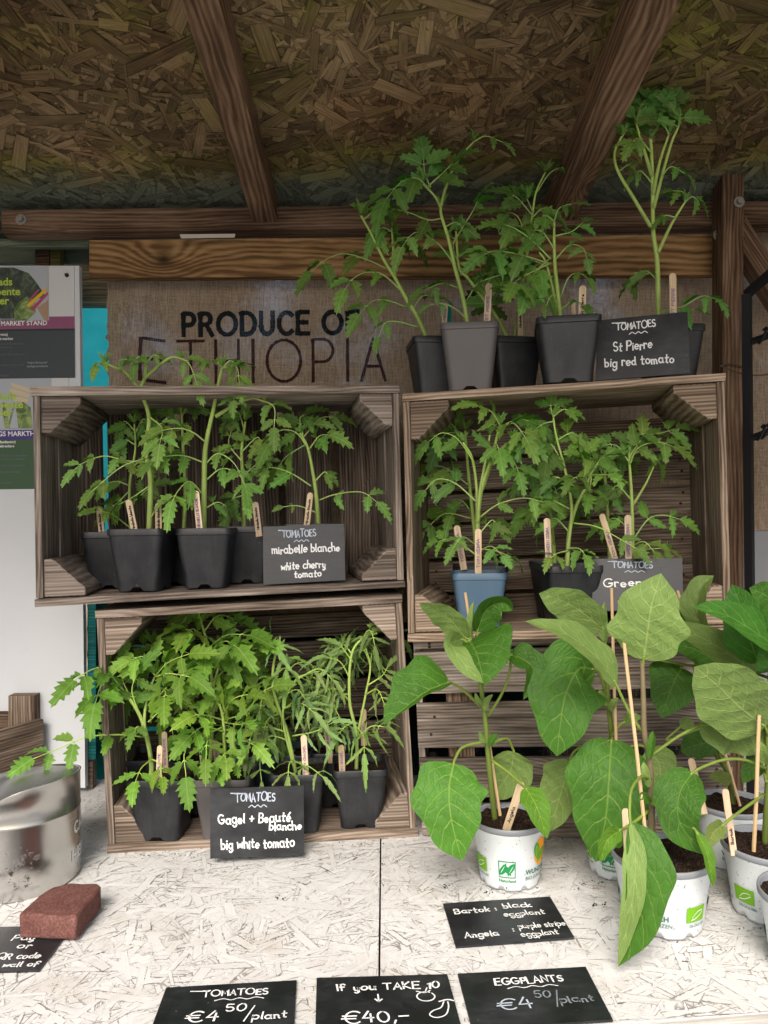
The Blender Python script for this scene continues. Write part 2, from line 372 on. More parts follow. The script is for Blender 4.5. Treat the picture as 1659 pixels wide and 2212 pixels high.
def m_board():
    m, nt, b = mat('black_chalkboard', .5, spec=.45)
    n = noi(nt, obn(nt, 14), 1, 5, .65); n2 = noi(nt, obn(nt, (40, 160, 160)), 1, 4, .6)
    f = M(nt, 'MULTIPLY', M(nt, 'MULTIPLY_ADD', n, 3, -1.2, clamp=True), M(nt, 'MULTIPLY_ADD', n2, 1.4, -.2, clamp=True))
    c = mixc(nt, M(nt, 'MULTIPLY', f, .85), (.0075, .0085, .011), (.06, .064, .07))
    sp = noi(nt, obn(nt, 300), 1, 2, .5)
    c = mixc(nt, M(nt, 'MULTIPLY_ADD', sp, 14, -10.5, clamp=True), c, (.3, .28, .25))
    nt.links.new(c, b.inputs['Base Color']); nt.links.new(M(nt, 'MULTIPLY_ADD', n, .35, .22), b.inputs['Roughness']); return m
M_BOARD = m_board()
def m_chalk(name, c, lo=.55):
    m, nt, b = mat(name, .8, spec=.2)
    n = noi(nt, obn(nt, 420), 1, 3, .6); n2 = noi(nt, obn(nt, 60), 1, 2, .6)
    nt.links.new(mixc(nt, M(nt, 'MULTIPLY', M(nt, 'ADD', n, n2), .6, clamp=True), tuple(x * lo for x in c), c), b.inputs['Base Color']); return m
CHALK = m_chalk('chalk_pen_white', (.86, .86, .85), .8)
CHALKB = m_chalk('chalk_pen_faded', (.55, .62, .72), .55)
CHALKG = m_chalk('chalk_pen_grey', (.25, .28, .30), .5)
INK = m_chalk('ballpoint_ink', (.05, .035, .04), .6)
INKP = m_chalk('purple_ink', (.22, .15, .30), .7)

def weave(nt, cell):
    u = N(nt, 'UVMap', uv_map='UVMap'); w1 = noi(nt, u.outputs[0], 34, 3, .6); w2 = noi(nt, u.outputs[0], 110, 2, .6)
    s = N(nt, 'SeparateXYZ', {'Vector': u.outputs[0]})
    jit = M(nt, 'MULTIPLY_ADD', w1, .006, M(nt, 'MULTIPLY', w2, .0012))
    k = 2 * math.pi / cell
    a = M(nt, 'MULTIPLY_ADD', M(nt, 'SINE', M(nt, 'MULTIPLY', M(nt, 'ADD', s.outputs[0], jit), k)), .5, .5)
    c = M(nt, 'MULTIPLY_ADD', M(nt, 'SINE', M(nt, 'MULTIPLY', M(nt, 'ADD', s.outputs[1], jit), k)), .5, .5)
    return a, c, w1, w2
def m_burlap(name, c0, c1, hole, cell=.0028):
    m, nt, b = mat(name, .95, spec=.1)
    a, c, w1, w2 = weave(nt, cell)
    h = M(nt, 'MAXIMUM', a, c)
    gap = M(nt, 'MULTIPLY', M(nt, 'SUBTRACT', 1, a), M(nt, 'SUBTRACT', 1, c))
    loose = noi(nt, obn(nt, 6), 1, 3, .6)
    hm = M(nt, 'MULTIPLY', M(nt, 'GREATER_THAN', M(nt, 'ADD', gap, M(nt, 'MULTIPLY_ADD', w2, .3, -.15)), M(nt, 'MULTIPLY_ADD', loose, -1.0, 1.52 - hole)), 1)
    thr = noi(nt, uvn(nt, 420, 26), 1, 3, .6)
    col = mixc(nt, M(nt, 'MULTIPLY_ADD', h, .8, M(nt, 'MULTIPLY_ADD', thr, 1.1, M(nt, 'MULTIPLY_ADD', w2, .5, -.85)), clamp=True), c0, c1)
    col = mixc(nt, M(nt, 'MULTIPLY_ADD', noi(nt, obn(nt, 11), 1, 4, .6), 1.6, -.6, clamp=True), col, mixc(nt, 1, col, (.75, .7, .66), 'MULTIPLY'))
    nt.links.new(col, b.inputs['Base Color']); bump(nt, b, h, .8, .0012)
    tr = N(nt, 'BsdfTranslucent'); nt.links.new(col, tr.inputs[0])
    m1 = N(nt, 'MixShader', {0: .15}); nt.links.new(b.outputs[0], m1.inputs[1]); nt.links.new(tr.outputs[0], m1.inputs[2])
    tp = N(nt, 'BsdfTransparent')
    m2 = N(nt, 'MixShader', {0: hm}); nt.links.new(m1.outputs[0], m2.inputs[1]); nt.links.new(tp.outputs[0], m2.inputs[2])
    nt.links.new(m2.outputs[0], nt.nodes['Material Output'].inputs[0]); return m
M_BURLAP = m_burlap('burlap', (.15, .108, .07), (.56, .435, .31), .0)
M_PRINTB = m_burlap('black_print_on_burlap', (.008, .010, .012), (.03, .036, .038), .05)
M_PRINTR = m_burlap('maroon_print_on_burlap', (.03, .012, .012), (.10, .042, .038), .05)
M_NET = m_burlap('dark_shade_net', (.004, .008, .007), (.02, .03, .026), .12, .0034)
def m_tarp():
    m, nt, b = mat('turquoise_cloth', .7, spec=.2)
    n = noi(nt, obn(nt, (9, 9, 24)), 1, 5, .6, .6)
    c = mixc(nt, n, (.03, .60, .58), (.09, .82, .78)); nt.links.new(c, b.inputs['Base Color']); bump(nt, b, n, .9, .02)
    tr = N(nt, 'BsdfTranslucent'); nt.links.new(c, tr.inputs[0])
    m1 = N(nt, 'MixShader', {0: .8}); nt.links.new(b.outputs[0], m1.inputs[1]); nt.links.new(tr.outputs[0], m1.inputs[2])
    nt.links.new(m1.outputs[0], nt.nodes['Material Output'].inputs[0]); return m
M_TARP = m_tarp()
M_TARP_SHADE = mat('shaded_turquoise_cloth', .9, (.006, .12, .115), spec=.1)[0]  # the turquoise cloth again, its shade put into a darker colour
def m_paint(name, c, dirt=(.45, .42, .38), amt=.6, rough=.55, sc_=26):
    m, nt, b = mat(name, rough, spec=.35)
    n = noi(nt, obn(nt, sc_), 1, 6, .7); n2 = noi(nt, obn(nt, 5), 1, 4, .6)
    f = M(nt, 'MULTIPLY', M(nt, 'MULTIPLY_ADD', n, 5, -3.0, clamp=True), amt)
    col = mixc(nt, f, c, dirt); col = mixc(nt, M(nt, 'MULTIPLY_ADD', n2, 1.2, -.45, clamp=True), col, tuple(x * .9 for x in c))
    nt.links.new(col, b.inputs['Base Color']); bump(nt, b, n, .12, .002); return m
M_WALL = m_paint('white_board_paint', (.62, .645, .67), (.45, .45, .45), .3)
M_PAPER = m_paint('poster_white', (.62, .62, .63), (.6, .6, .6), .2)
M_METAL = m_paint('black_painted_metal', (.012, .012, .014), (.05, .035, .025), .5, .4)
M_PAVE = m_paint('grey_paving', (.30, .29, .27), (.18, .17, .16), .6, .9, 3)
M_ROOFTOP = m_paint('roofing_felt', (.05, .05, .05), (.1, .1, .09), .5, .9)
M_GREYP = m_paint('grey_painted_panel', (.30, .31, .34), (.2, .2, .2), .3)
def flat(name, c, rough=.55): return m_paint(name, c, tuple(x * .6 for x in c), .35, rough, 90)
K_MAG = flat('poster_magenta', (.26, .075, .16)); K_SLATE = flat('poster_slate', (.045, .055, .065)); K_PUR = flat('poster_purple', (.065, .04, .22))
K_GRN = flat('poster_green', (.045, .10, .05)); K_LIME = flat('poster_lime', (.42, .58, .06)); K_WHT = flat('print_white', (.8, .8, .8)); K_GRY = flat('print_grey', (.16, .17, .19))
K_ORG = flat('print_orange', (.85, .33, .01)); K_LEAF = flat('print_green', (.01, .25, .07)); K_LEAF2 = flat('print_lime', (.16, .40, .01)); K_TEAL = flat('print_teal', (.005, .13, .09))
def m_photo(name, a, b_, c_):
    m, nt, b = mat(name, .5)
    n = noi(nt, obn(nt, (38, 38, 38)), 1, 4, .62, 1.4)
    nt.links.new(ramp(nt, n, [(.38, a), (.52, b_), (.63, c_)]), b.inputs['Base Color']); return m
K_CHARD = m_photo('printed_dark_leaves', (.01, .018, .015), (.025, .045, .028), (.08, .12, .07))
K_GREENS = m_photo('printed_green_leaves', (.05, .09, .02), (.14, .22, .04), (.30, .38, .12))
K_GREYB = flat('printed_pale_grey', (.42, .45, .50)); K_YEL = flat('printed_yellow', (.72, .45, .02)); K_PINK = flat('printed_pink', (.42, .06, .14)); K_CREAM = flat('printed_cream', (.62, .50, .32)); K_TAN = flat('printed_tan', (.40, .26, .17))
def m_steel():
    m, nt, b = mat('brushed_steel', .3, (.54, .53, .51), metal=1)
    u = uvn(nt, 1, 1); n = noi(nt, obn(nt, (6, 6, 900)), 1, 3, .6)
    nt.links.new(M(nt, 'MULTIPLY_ADD', n, .10, .20), b.inputs['Roughness']); bump(nt, b, n, .015, .001)
    b.inputs['Anisotropic'].default_value = .6
    d = noi(nt, obn(nt, 70), 1, 6, .75)
    at0 = tab(45, 1955) + Vector((0, 0, .045))
    g = N(nt, 'NewGeometry'); dist = N(nt, 'VectorMath', {0: g.outputs['Position'], 1: at0}, operation='DISTANCE').outputs['Value']
    dm = M(nt, 'MULTIPLY_ADD', M(nt, 'SUBTRACT', d, M(nt, 'MULTIPLY', dist, 4)), 14, -6.4, clamp=True)
    nt.links.new(mixc(nt, dm, (.54, .53, .51), (.04, .03, .02)), b.inputs['Base Color'])
    nt.links.new(M(nt, 'SUBTRACT', 1, dm), b.inputs['Metallic']); return m
M_STEEL = m_steel()
M_LID = mat('dull_steel_lid', .38, (.46, .45, .44), metal=1)[0]
def m_brick():
    m, nt, b = mat('red_concrete_paver', .9, spec=.15)
    n = noi(nt, obn(nt, 350), 1, 4, .7); n2 = noi(nt, obn(nt, 24), 1, 4, .6)
    c = ramp(nt, M(nt, 'MULTIPLY_ADD', n, .7, M(nt, 'MULTIPLY', n2, .4)), [(.35, (.07, .03, .026)), (.55, (.14, .06, .05)), (.78, (.24, .13, .112))])
    nt.links.new(c, b.inputs['Base Color']); bump(nt, b, n, .6, .002); return m
M_BRICK = m_brick()
# ---------------------------------------------------------------- ground
mb = MB(); mb.add([(-60, -60, 0), (60, -60, 0), (60, 60, 0), (-60, 60, 0)], [(0, 1, 2, 3)], [(0, 0), (60, 0), (60, 60), (0, 60)])
tag(mb.build('ground', M_PAVE), kind='structure')

def strands(mb, mp, W, H, n, lr, wr, hmax, tilt=.02):
    """chips of a strand board: mp(u, v, h) -> point"""
    for _ in range(n):
        u0, v0 = R(0, W), R(0, H); a = R(0, math.pi); L = R(*lr) * (R(.5, 1)); w_ = R(*wr)
        if random.random() < .35: L *= .45; w_ *= .35
        ca, sa = math.cos(a), math.sin(a); h0 = R(0, hmax); t1 = R(-tilt, tilt); t2 = R(-tilt, tilt) * 1.5
        q = [(-L / 2 + R(0, .15) * L, -w_ / 2), (L / 2, -w_ / 2 * R(.5, 1)), (L / 2 - R(0, .15) * L, w_ / 2), (-L / 2, w_ / 2 * R(.5, 1))]
        vs = []; uv = []; o = (R(0, 30), R(0, 30))
        for x, y in q:
            U = min(W, max(0, u0 + x * ca - y * sa)); V = min(H, max(0, v0 + x * sa + y * ca))
            vs.append(mp(U, V, max(.0002, h0 + x * t1 + y * t2))); uv.append((o[0] + x, o[1] + y))
        mb.add(vs, [(0, 1, 2, 3)], uv, (R(0, 1), R(0, 1), R(0, 1)), 0, [(0, 0), (1, 0), (1, 1), (0, 1)])

fence = thing('sky_blocking_fence', 'weathered plank fence, added behind the stall to block blue sky behind the burlap', 'fence', (0, 3.6, 0))  # added to keep blue sky light from coming through the burlap
mb = MB()
for i in range(42): boxat(mb, -3.2 + i * .152, -3.2 + i * .152 + .147, 3.6, 3.62, .03, 2.0 + R(-.02, .02), 'z')
mb.build('planks', W_CRATE2, fence)
mb = MB(); boxat(mb, -3.2, 3.18, 3.621, 3.66, .4, .48, 'x'); mb.build('rail', W_CRATE2, fence)
# ---------------------------------------------------------------- the stall
RH = lambda y: EYE.z + .62 + .15 * (1.5 - y)            # underside of the roof
stall = thing('market_stall', 'wooden market stall with sloping strand board roof, rafters and dark back beam', 'stall', (0, 1.4, 0))
mb = MB()
mp = lambda u, v, h: Vector((-1.25 + u, .78 + v, RH(.78 + v) - h))
strands(mb, mp, 2.5, .86, 13000, (.03, .13), (.004, .024), .0030, .03)
strands(mb, mp, 2.5, .86, 700, (.09, .18), (.014, .034), .0042, .02)
c = [[[Vector((x, y, RH(y) + t)) for t in (.0, .016)] for y in (.08, 1.64)] for x in (-1.5, 1.5)]
hexa(mb, c, (.3, .3, .5))
mb.build('roof_panel', M_OSB, stall)
mb = MB(); c = [[[Vector((x, y, RH(y) + t)) for t in (.017, .022)] for y in (.06, 1.66)] for x in (-1.52, 1.52)]
hexa(mb, c, (1, 1, 1)); mb.build('roof_felt', M_ROOFTOP, stall)
def rafter(x0, x1, w_, h_):
    """x0: its x at the picture's top edge, x1: at the beam (left edge of the underside)"""
    def on(x, y):
        d = ray(x, y); s = (RH(0) - h_ - EYE.z) / (d.z + .15 * d.y); return EYE + d * s
    a, b = on(x0, 0), on(x1, 448); dr = (b - a) / (b.y - a.y)
    n = b + dr * (1.60 - b.y); f = a + dr * (.10 - a.y)
    mb = MB(); c = [[[p + Vector((w_ * j, 0, (h_ - .003) * k)) for k in (0, 1)] for j in (0, 1)] for p in (f, n)]
    hexa(mb, c, (.95, .9, .85)); return mb
rafter(391, 536, .047, .052).build('rafter', W_RAFT, stall, bevel=.004)
rafter(1378, 1195, .054, .055).build('rafter', W_RAFT, stall, bevel=.004)
# beam, plank, post
BY = 1.45
a, b = at(3, 454, BY), at(1570, 436, BY); a2 = at(3, 503, BY)
hb = a.z - a2.z
mb = MB(); c = [[[Vector((p.x, p.y + .042 * k, p.z - hb * (1 - j))) for k in (0, 1)] for j in (0, 1)] for p in (a, b + (b - a) * .3)]
hexa(mb, c, (1, 1, 1)); mb.build('back_beam', W_BEAM, stall, bevel=.005)
def bolt(mb, p, r=.0085):
    for rr, y0, y1, s in ((r, 0, .002, 20), (r * .55, .002, .008, 6)):
        tube(mb, [p - Vector((0, y0, 0)), p - Vector((0, y1, 0))], rr, sides=s)
mb = MB(); bolt(mb, at(46, 475, BY - .0005), .0105); bm1 = mb.build('bolt', mat('galvanised_bolt', .5, (.30, .29, .27), metal=.8)[0], stall)
M_BOLT = bm1.data.materials[0]
mb = MB(); q = [at(388, 506, BY - .0035), at(508, 505, BY - .0035), at(507, 513, BY - .003), at(391, 515, BY - .003)]
mb.add(q, [(0, 3, 2, 1)]); mb.build('paper_sticker', m_paint('torn_sticker', (.55, .50, .46), (.35, .18, .10), .9), stall)
PY = 1.475
def ptboard(name, m, x0, x1, y0, y1, Z, th, off=None, bevel=.003, tint_=(1, 1, 1), parent=stall):
    a, b, c_, d = at(x0, y1[0], Z), at(x1, y1[1], Z), at(x0, y0[0], Z), at(x1, y0[1], Z)
    c = [[[lo + Vector((0, th * k, 0)) if j == 0 else hi + Vector((0, th * k, 0)) for k in (0, 1)] for j in (0, 1)] for lo, hi in ((a, c_), (b, d))]
    mb = MB(); hexa(mb, c, tint_, off); return mb.build(name, m, parent, bevel=bevel)
ptboard('back_plank', W_PLANK, 193, 1546, (519, 506), (600, 593), PY, .022, off=(0, 0))
# upright post at the right
def upright(name, m, x0, x1, ytop, ybot_z, Z, d, tint_=(1, 1, 1), parent=stall, x2=None):
    a, b = at(x0, ytop, Z), at(x1, ytop, Z)
    t = at(x2 if x2 else x0, 1700, Z); sh = (t.x - a.x) / (a.z - t.z)
    zb = ybot_z; s = sh * (a.z - zb)
    c = [[[Vector((p.x + (s if lo else 0), Z + d * k, zb if lo else a.z)) for k in (0, 1)] for p in (a, b)] for lo in (1, 0)]
    mb = MB(); hexa(mb, c, tint_); return mb.build(name, m, parent, bevel=.003)
upright('post', W_BEAM, 1561, 1606, 372, 0.0, 1.40, .045, (1.15, 1.15, 1.1))
for p_ in (at(1596, 437, 1.399), at(1551, 508, 1.43)):
    mb = MB(); bolt(mb, p_, .010); mb.build('bolt', M_BOLT, stall)
a, b = at(1612, 470, 1.44), at(1720, 640, 1.44)
mb = MB(); dn = Vector((-.03, 0, -.028)); c = [[[p + dn * (1 - j) + Vector((0, .04 * k, 0)) for k in (0, 1)] for j in (0, 1)] for p in (a, b)]
hexa(mb, c, (1.2, 1.2, 1.2)); mb.build('brace', W_BEAM, stall, bevel=.003)
# boards of the back wall at the left
ptboard('wall_board', M_OSB, -260, 236, (505, 505), (572, 570), 1.60, .012, tint_=(.95, .25, .5))
ptboard('wall_board', W_CRATE, 150, 262, (570, 570), (636, 636), 1.565, .02, tint_=(.72, .66, .5))
ptboard('wall_board', W_GREEN, 150, 262, (637, 637), (660, 660), 1.57, .02, tint_=(1.1, 1.1, 1.1))
ptboard('wall_board', W_BEAM, 76, 106, (520, 520), (590, 590), 1.55, .03, tint_=(.6, .55, .5))
ptboard('wall_board', W_GREEN, 107, 129, (520, 520), (590, 590), 1.555, .02, tint_=(.7, .62, .3))
ptboard('wall_board', W_GREEN, -60, 190, (518, 514), (533, 533), 1.50, .015, tint_=(.8, .95, .95))
ptboard('wall_board', W_CRATE, 187, 200, (1640, 1640), (1712, 1712), 1.50, .02, tint_=(.5, .45, .42))
tp_ = ptboard('teal_plank', W_TEAL, 189, 207, (1290, 1290), (1640, 1640), 1.49, .02, parent=None)
tag(tp_, 'narrow teal painted plank between the notice board and the lower left crate', 'plank')
# remaining supports of the roof, out of the picture
mb = MB()
for x in (-1.42, 1.36): boxat(mb, x, x + .07, .42, .49, 0, RH(.455), 'z', tint=(1, 1, 1))
boxat(mb, -1.42, -1.35, 1.56, 1.63, 0, RH(1.6), 'z', tint=(1, 1, 1))
mb.build('corner_post', W_BEAM, stall)
mb = MB(); boxat(mb, -1.45, -.80, 1.645, 1.66, 0, RH(1.66) - .01, 'x', tint=(.4, .3, .5)); boxat(mb, .95, 1.45, 1.645, 1.66, 0, RH(1.66) - .01, 'x', tint=(.4, .3, .5))
mb.build('back_wall', M_OSB, stall)
for x in (-1.46, 1.432):  # unseen side walls, added to cut the light from the sides
    mb = MB(); c = [[[Vector((x + .012 * k, y, RH(y) - .002 if j else .05)) for k in (0, 1)] for j in (0, 1)] for y in (.30, 1.64)]
    hexa(mb, c, (.4, .3, .5)); mb.build('light_blocking_wall', M_OSB, stall)

# ---------------------------------------------------------------- the table
table = thing('stall_table', 'white painted strand board table top with a dark seam and worn scratches', 'table', (0, 1.15, 0))
fl, fr = tab(1265, 2212), tab(1659, 2183); sl_ = (fr.y - fl.y) / (fr.x - fl.x)
front = lambda x: fl.y + sl_ * (x - fl.x)
s1, s2 = tab(815, 1830), tab(829, 2205); SX = (s1.x + s2.x) / 2
for x0, x1 in ((-1.15, SX - .0012), (SX + .0012, 1.15)):
    mb = MB()
    mp = lambda u, v, h: Vector((x0 + u, (lambda f: f + v * (1.56 - f) / .9)(front(x0 + u)), TABLE - .0016 + h))
    cx0 = max(x0, -.85); cx1 = min(x1, .85); off_ = cx0 - x0
    mp2 = lambda u, v, h: mp(u + off_, v, h)
    strands(mb, mp2, cx1 - cx0, .9, int(7500 * (cx1 - cx0)), (.03, .11), (.003, .018), .0016, .020)
    c = [[[Vector((x, y, TABLE - .0016 - t)) for t in (.018, 0)] for y in (front(x), 1.56)] for x in (x0, x1)]
    hexa(mb, c, (.5, .5, .5)); mb.build('table_top', M_OSBW, table)
mb = MB(); c = [[[Vector((x, front(x) - .002 - .022 * (1 - j), TABLE - .002 - .07 * (1 - k))) for k in (0, 1)] for j in (0, 1)] for x in (-1.15, 1.15)]
W_WHITE = wood('worn_white_trim', (.45, .42, .38), (.66, .64, .6), (.78, .76, .73), ring=.1, stain=.3, crack=.5)
hexa(mb, c, (1, 1, 1)); mb.build('edge_trim', W_WHITE, table, bevel=.002)
mb = MB(); boxat(mb, SX - .02, SX + .02, .85, 1.5, TABLE - .06, TABLE - .0196, 'y', tint=(.3, .3, .3)); mb.build('joist', W_BEAM, table)
for x in (-1.05, 1.05):
    for y in (.95, 1.48):
        mb = MB(); boxat(mb, x - .03, x + .03, y - .03, y + .03, 0, TABLE - .0196, 'z', tint=(1, 1, 1)); mb.build('leg', W_RAFT, table)

# ---------------------------------------------------------------- cloths behind
def sheet(name, m, xs, ys, Z, amp=.008, nx=70, ny=50, th=0, folds=((9, 1.0),), edge=.004, zf=None):
    """cloth between picture columns xs and rows ys at depth Z"""
    a = at(xs[0], ys[0], Z); b = at(xs[1], ys[1], Z); mb = MB(); vs = []; uv = []
    for j in range(ny + 1):
        for i in range(nx + 1):
            u, v = i / nx, j / ny
            x = a.x + (b.x - a.x) * u; z = a.z + (b.z - a.z) * v
            if i in (0, nx): x += edge * (noise.noise(Vector((0, z * 60, i))) + .6 * noise.noise(Vector((0, z * 190, i))))
            d = amp * noise.noise(Vector((x * 7, z * 2.2, 3))) + amp * .6 * noise.noise(Vector((x * 19, z * 4, 8)))
            if zf: d += zf(u, v)
            vs.append(Vector((x, Z + d, z))); uv.append((x, z))
    fs = [(j * (nx + 1) + i, (j + 1) * (nx + 1) + i, (j + 1) * (nx + 1) + i + 1, j * (nx + 1) + i + 1) for j in range(ny) for i in range(nx)]
    mb.add(vs, fs, uv); return mb.build(name, m, smooth=True)
tarp = sheet('turquoise_cloth', M_TARP, (120, 268), (620, 1290), 1.625, .012)
tag(tarp, 'bright turquoise cloth strip left of the burlap sack, lit by daylight', 'cloth')
tag(sheet('shade_tinted_cloth', M_TARP_SHADE, (190, 985), (1250, 1730), 1.612, .012), 'turquoise cloth between the lower stacked crates, shade put into its darker colour', 'cloth')
burlap = sheet('burlap_sack', M_BURLAP, (231, 1585), (585, 1336), 1.53, .006, 150, 90, edge=.007,
               zf=lambda u, v: -.035 * math.exp(-((u - .055) / .03) ** 2) * min(1, v * 4) + .012 * math.sin(u * 70) * max(0, .12 - u) * 6)
tag(burlap, 'brown burlap sack hung as a curtain, printed PRODUCE OF ETHIOPIA', 'sack')
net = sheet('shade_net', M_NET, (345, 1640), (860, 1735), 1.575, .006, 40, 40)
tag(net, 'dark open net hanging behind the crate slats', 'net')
sk = sheet('burlap_curtain', M_BURLAP, (1572, 1990), (430, 1142), 1.535, .006, 40, 60)
tag(sk, 'brown burlap curtain behind the black metal rack', 'curtain')
ptboard_o = ptboard('grey_panel', M_GREYP, 1600, 1990, (1146, 1146), (1760, 1760), 1.54, .015, parent=None)
tag(ptboard_o, 'plain grey painted panel below the burlap curtain at the right', 'panel')

# ---------------------------------------------------------------- writing: a hand-drawn stroke alphabet
def arc(cx, cy, rx, ry, a0, a1, n=12):
    return [(cx + rx * math.cos(rad(a0 + (a1 - a0) * i / n)), cy + ry * math.sin(rad(a0 + (a1 - a0) * i / n))) for i in range(n + 1)]
G = {
'A': [[(0,0),(3.4,10),(6.8,0)],[(1.2,3.4),(5.6,3.4)]], 'B': [[(0,0),(0,10)],[(0,10)]+arc(2.5,7.5,2.6,2.4,90,-90)+[(0,5.1)],[(0,5.1)]+arc(2.8,2.5,3,2.5,90,-90)+[(0,0)]],
'C': [arc(4.2,5,4.2,5,50,310)], 'D': [[(0,0),(0,10),(2,10)]+arc(2.6,5,4.4,5,90,-90)+[(0,0)]], 'E': [[(5.4,10),(0,10),(0,0),(5.6,0)],[(0,5.2),(4.6,5.2)]],
'F': [[(5.4,10),(0,10),(0,0)],[(0,5.2),(4.6,5.2)]], 'G': [arc(4.4,5,4.4,5,50,340)+[(8.6,4.4),(5,4.4)]], 'H': [[(0,0),(0,10)],[(6.6,0),(6.6,10)],[(0,5.1),(6.6,5.1)]],
'I': [[(.6,0),(.6,10)]], 'J': [[(4,10),(4,3)]+arc(2,3,2,3,0,-170)], 'K': [[(0,0),(0,10)],[(5.6,10),(0,4.6),(6,0)]], 'L': [[(0,10),(0,0),(5.2,0)]], 'M': [[(0,0),(.8,10),(4,3),(7.2,10),(8,0)]],
'N': [[(0,0),(0,10),(6.4,0),(6.4,10)]], 'O': [arc(4.9,5,4.9,5,80,440,20)], 'P': [[(0,0),(0,10),(2.2,10)]+arc(2.9,7.3,2.9,2.7,90,-90)+[(0,4.6)]],
'Q': [arc(4.6,5,4.6,5,80,440,20),[(5.5,2.6),(9,-1)]], 'R': [[(0,0),(0,10),(2.2,10)]+arc(2.8,7.4,2.7,2.6,90,-90)+[(0,4.8)],[(3,4.8),(6.2,0)]],
'S': [arc(3,7.5,2.7,2.5,40,250,8)+arc(3,2.5,2.9,2.5,80,-150,9)], 'T': [[(0,10),(7.4,10)],[(3.7,10),(3.7,0)]], 'U': [[(0,10),(0,3.6)]+arc(3.2,3.6,3.2,3.6,180,360,9)+[(6.4,10)]],
'V': [[(0,10),(3.2,0),(6.4,10)]], 'W': [[(0,10),(2.2,0),(4.6,8),(7,0),(9.2,10)]], 'Y': [[(0,10),(3.2,5),(6.4,10)],[(3.2,5),(3.2,0)]], 'Z': [[(0,10),(6,10),(0,0),(6.4,0)]],
'a': [arc(2.5,2.7,2.5,2.7,40,380,14),[(5,5.2),(5,.8),(5.8,0)]], 'b': [[(0,10),(0,0)],arc(2.4,2.7,2.5,2.7,170,-190,14)], 'c': [arc(2.6,2.7,2.6,2.7,50,310,10)],
'd': [arc(2.5,2.7,2.5,2.7,20,380,14),[(5,10),(5,.6),(5.6,0)]], 'e': [[(.2,2.6),(4.8,3)]+arc(2.5,2.8,2.4,2.6,10,310,12)], 'f': [arc(3,8,1.9,2,20,170,6)+[(1,0)],[(0,5.2),(3.6,5.2)]],
'g': [arc(2.5,2.7,2.5,2.7,40,380,14),[(5,5.2),(4.9,-1.5)]+arc(2.6,-1.6,2.3,2.2,0,-160,7)], 'h': [[(0,10),(0,0)],[(0,3)]+arc(2.2,3.2,2.1,2.1,160,0,7)+[(4.4,0)]], 'i': [[(.4,5.2),(.5,0)],[(.4,7.4),(.6,7.7)]],
'k': [[(0,10),(0,0)],[(4.2,5.4),(.2,2.4),(4.6,0)]], 'l': [[(.4,10),(.4,.8),(1.2,0)]], 'm': [[(0,5.4),(.2,0)],[(.2,3)]+arc(1.9,3.5,1.6,1.8,160,0,6)+[(3.6,0)],[(3.6,3)]+arc(5.2,3.5,1.6,1.8,160,0,6)+[(7,.5),(7.6,0)]],
'n': [[(0,5.4),(.2,0)],[(.2,3)]+arc(2.2,3.4,2,2,160,0,6)+[(4.3,.5),(5,0)]], 'o': [arc(2.6,2.7,2.6,2.7,80,440,14)], 'p': [[(0,5.4),(0,-4)],arc(2.4,2.7,2.5,2.7,170,-190,14)], 'q': [arc(2.5,2.7,2.5,2.7,40,380,14),[(5,5.2),(5,-4)]],
'r': [[(0,5.4),(.2,0)],[(.2,3)]+arc(2,3.4,1.8,1.9,160,40,5)], 's': [arc(1.9,4,1.6,1.4,40,240,6)+arc(1.9,1.4,1.8,1.4,80,-150,7)], 't': [[(1.4,8.6),(1.4,1)]+arc(2.6,1.2,1.2,1.2,180,300,4),[(0,5.4),(3.6,5.6)]],
'u': [[(0,5.3),(0,2)]+arc(2.1,2,2.1,2,180,350,6)+[(4.4,5.3),(4.5,.6),(5.2,0)]], 'v': [[(0,5.3),(2,0),(4.2,5.3)]], 'w': [[(0,5.3),(1.3,0),(3.2,4.6),(4.8,0),(6.4,5.3)]], 'y': [[(0,5.3),(.4,2)]+arc(2.2,2,1.9,2,190,340,5)+[(4.4,5.3),(4.2,-2)]+arc(2.4,-2,1.9,1.9,0,-150,5)], 'z': [[(0,5.2),(4,5.2),(0,0),(4.2,0)]],
'é': [[(.2,2.6),(4.8,3)]+arc(2.5,2.8,2.4,2.6,10,310,12),[(2.2,6.8),(4.4,9)]], '0': [arc(3,5,3,5,80,440,16)], '1': [[(0,7.6),(2,10),(2,0)]], '4': [[(3.4,10),(0,3.6),(5.6,3.8)],[(4.4,7.4),(4,0)]], '5': [[(5,10),(.8,10),(.4,5.6)]+arc(2.6,3,2.7,3,110,-150,9)],
'+': [[(0,4.5),(5,4.5)],[(2.5,7),(2.5,2)]], ':': [[(.4,5.2),(.6,5)],[(.4,1.4),(.6,1.2)]], '/': [[(0,-1.5),(4.6,11)]], ',': [[(1,1),(.2,-1.6)]], '-': [[(0,4.2),(4.6,4.4)]], '€': [arc(4.4,5,4,5,50,310,12),[(-.8,6.2),(5.4,6.2)],[(-1.2,4),(5,4)]],
'\u2193': [[(2.4,10),(2.4,0)],[(0,3.6),(2.4,0),(5,3.4)]], '(': [arc(3,4.5,2.6,6.5,110,250,6)], ')': [arc(-.6,4.5,2.6,6.5,70,-70,6)], '.': [[(.3,.2),(.6,0)]], '~': [[(0,0),(2,1.6),(4,-.2),(6,1.6),(8,0),(10,1.6),(12,.2)]], '!': [],
}
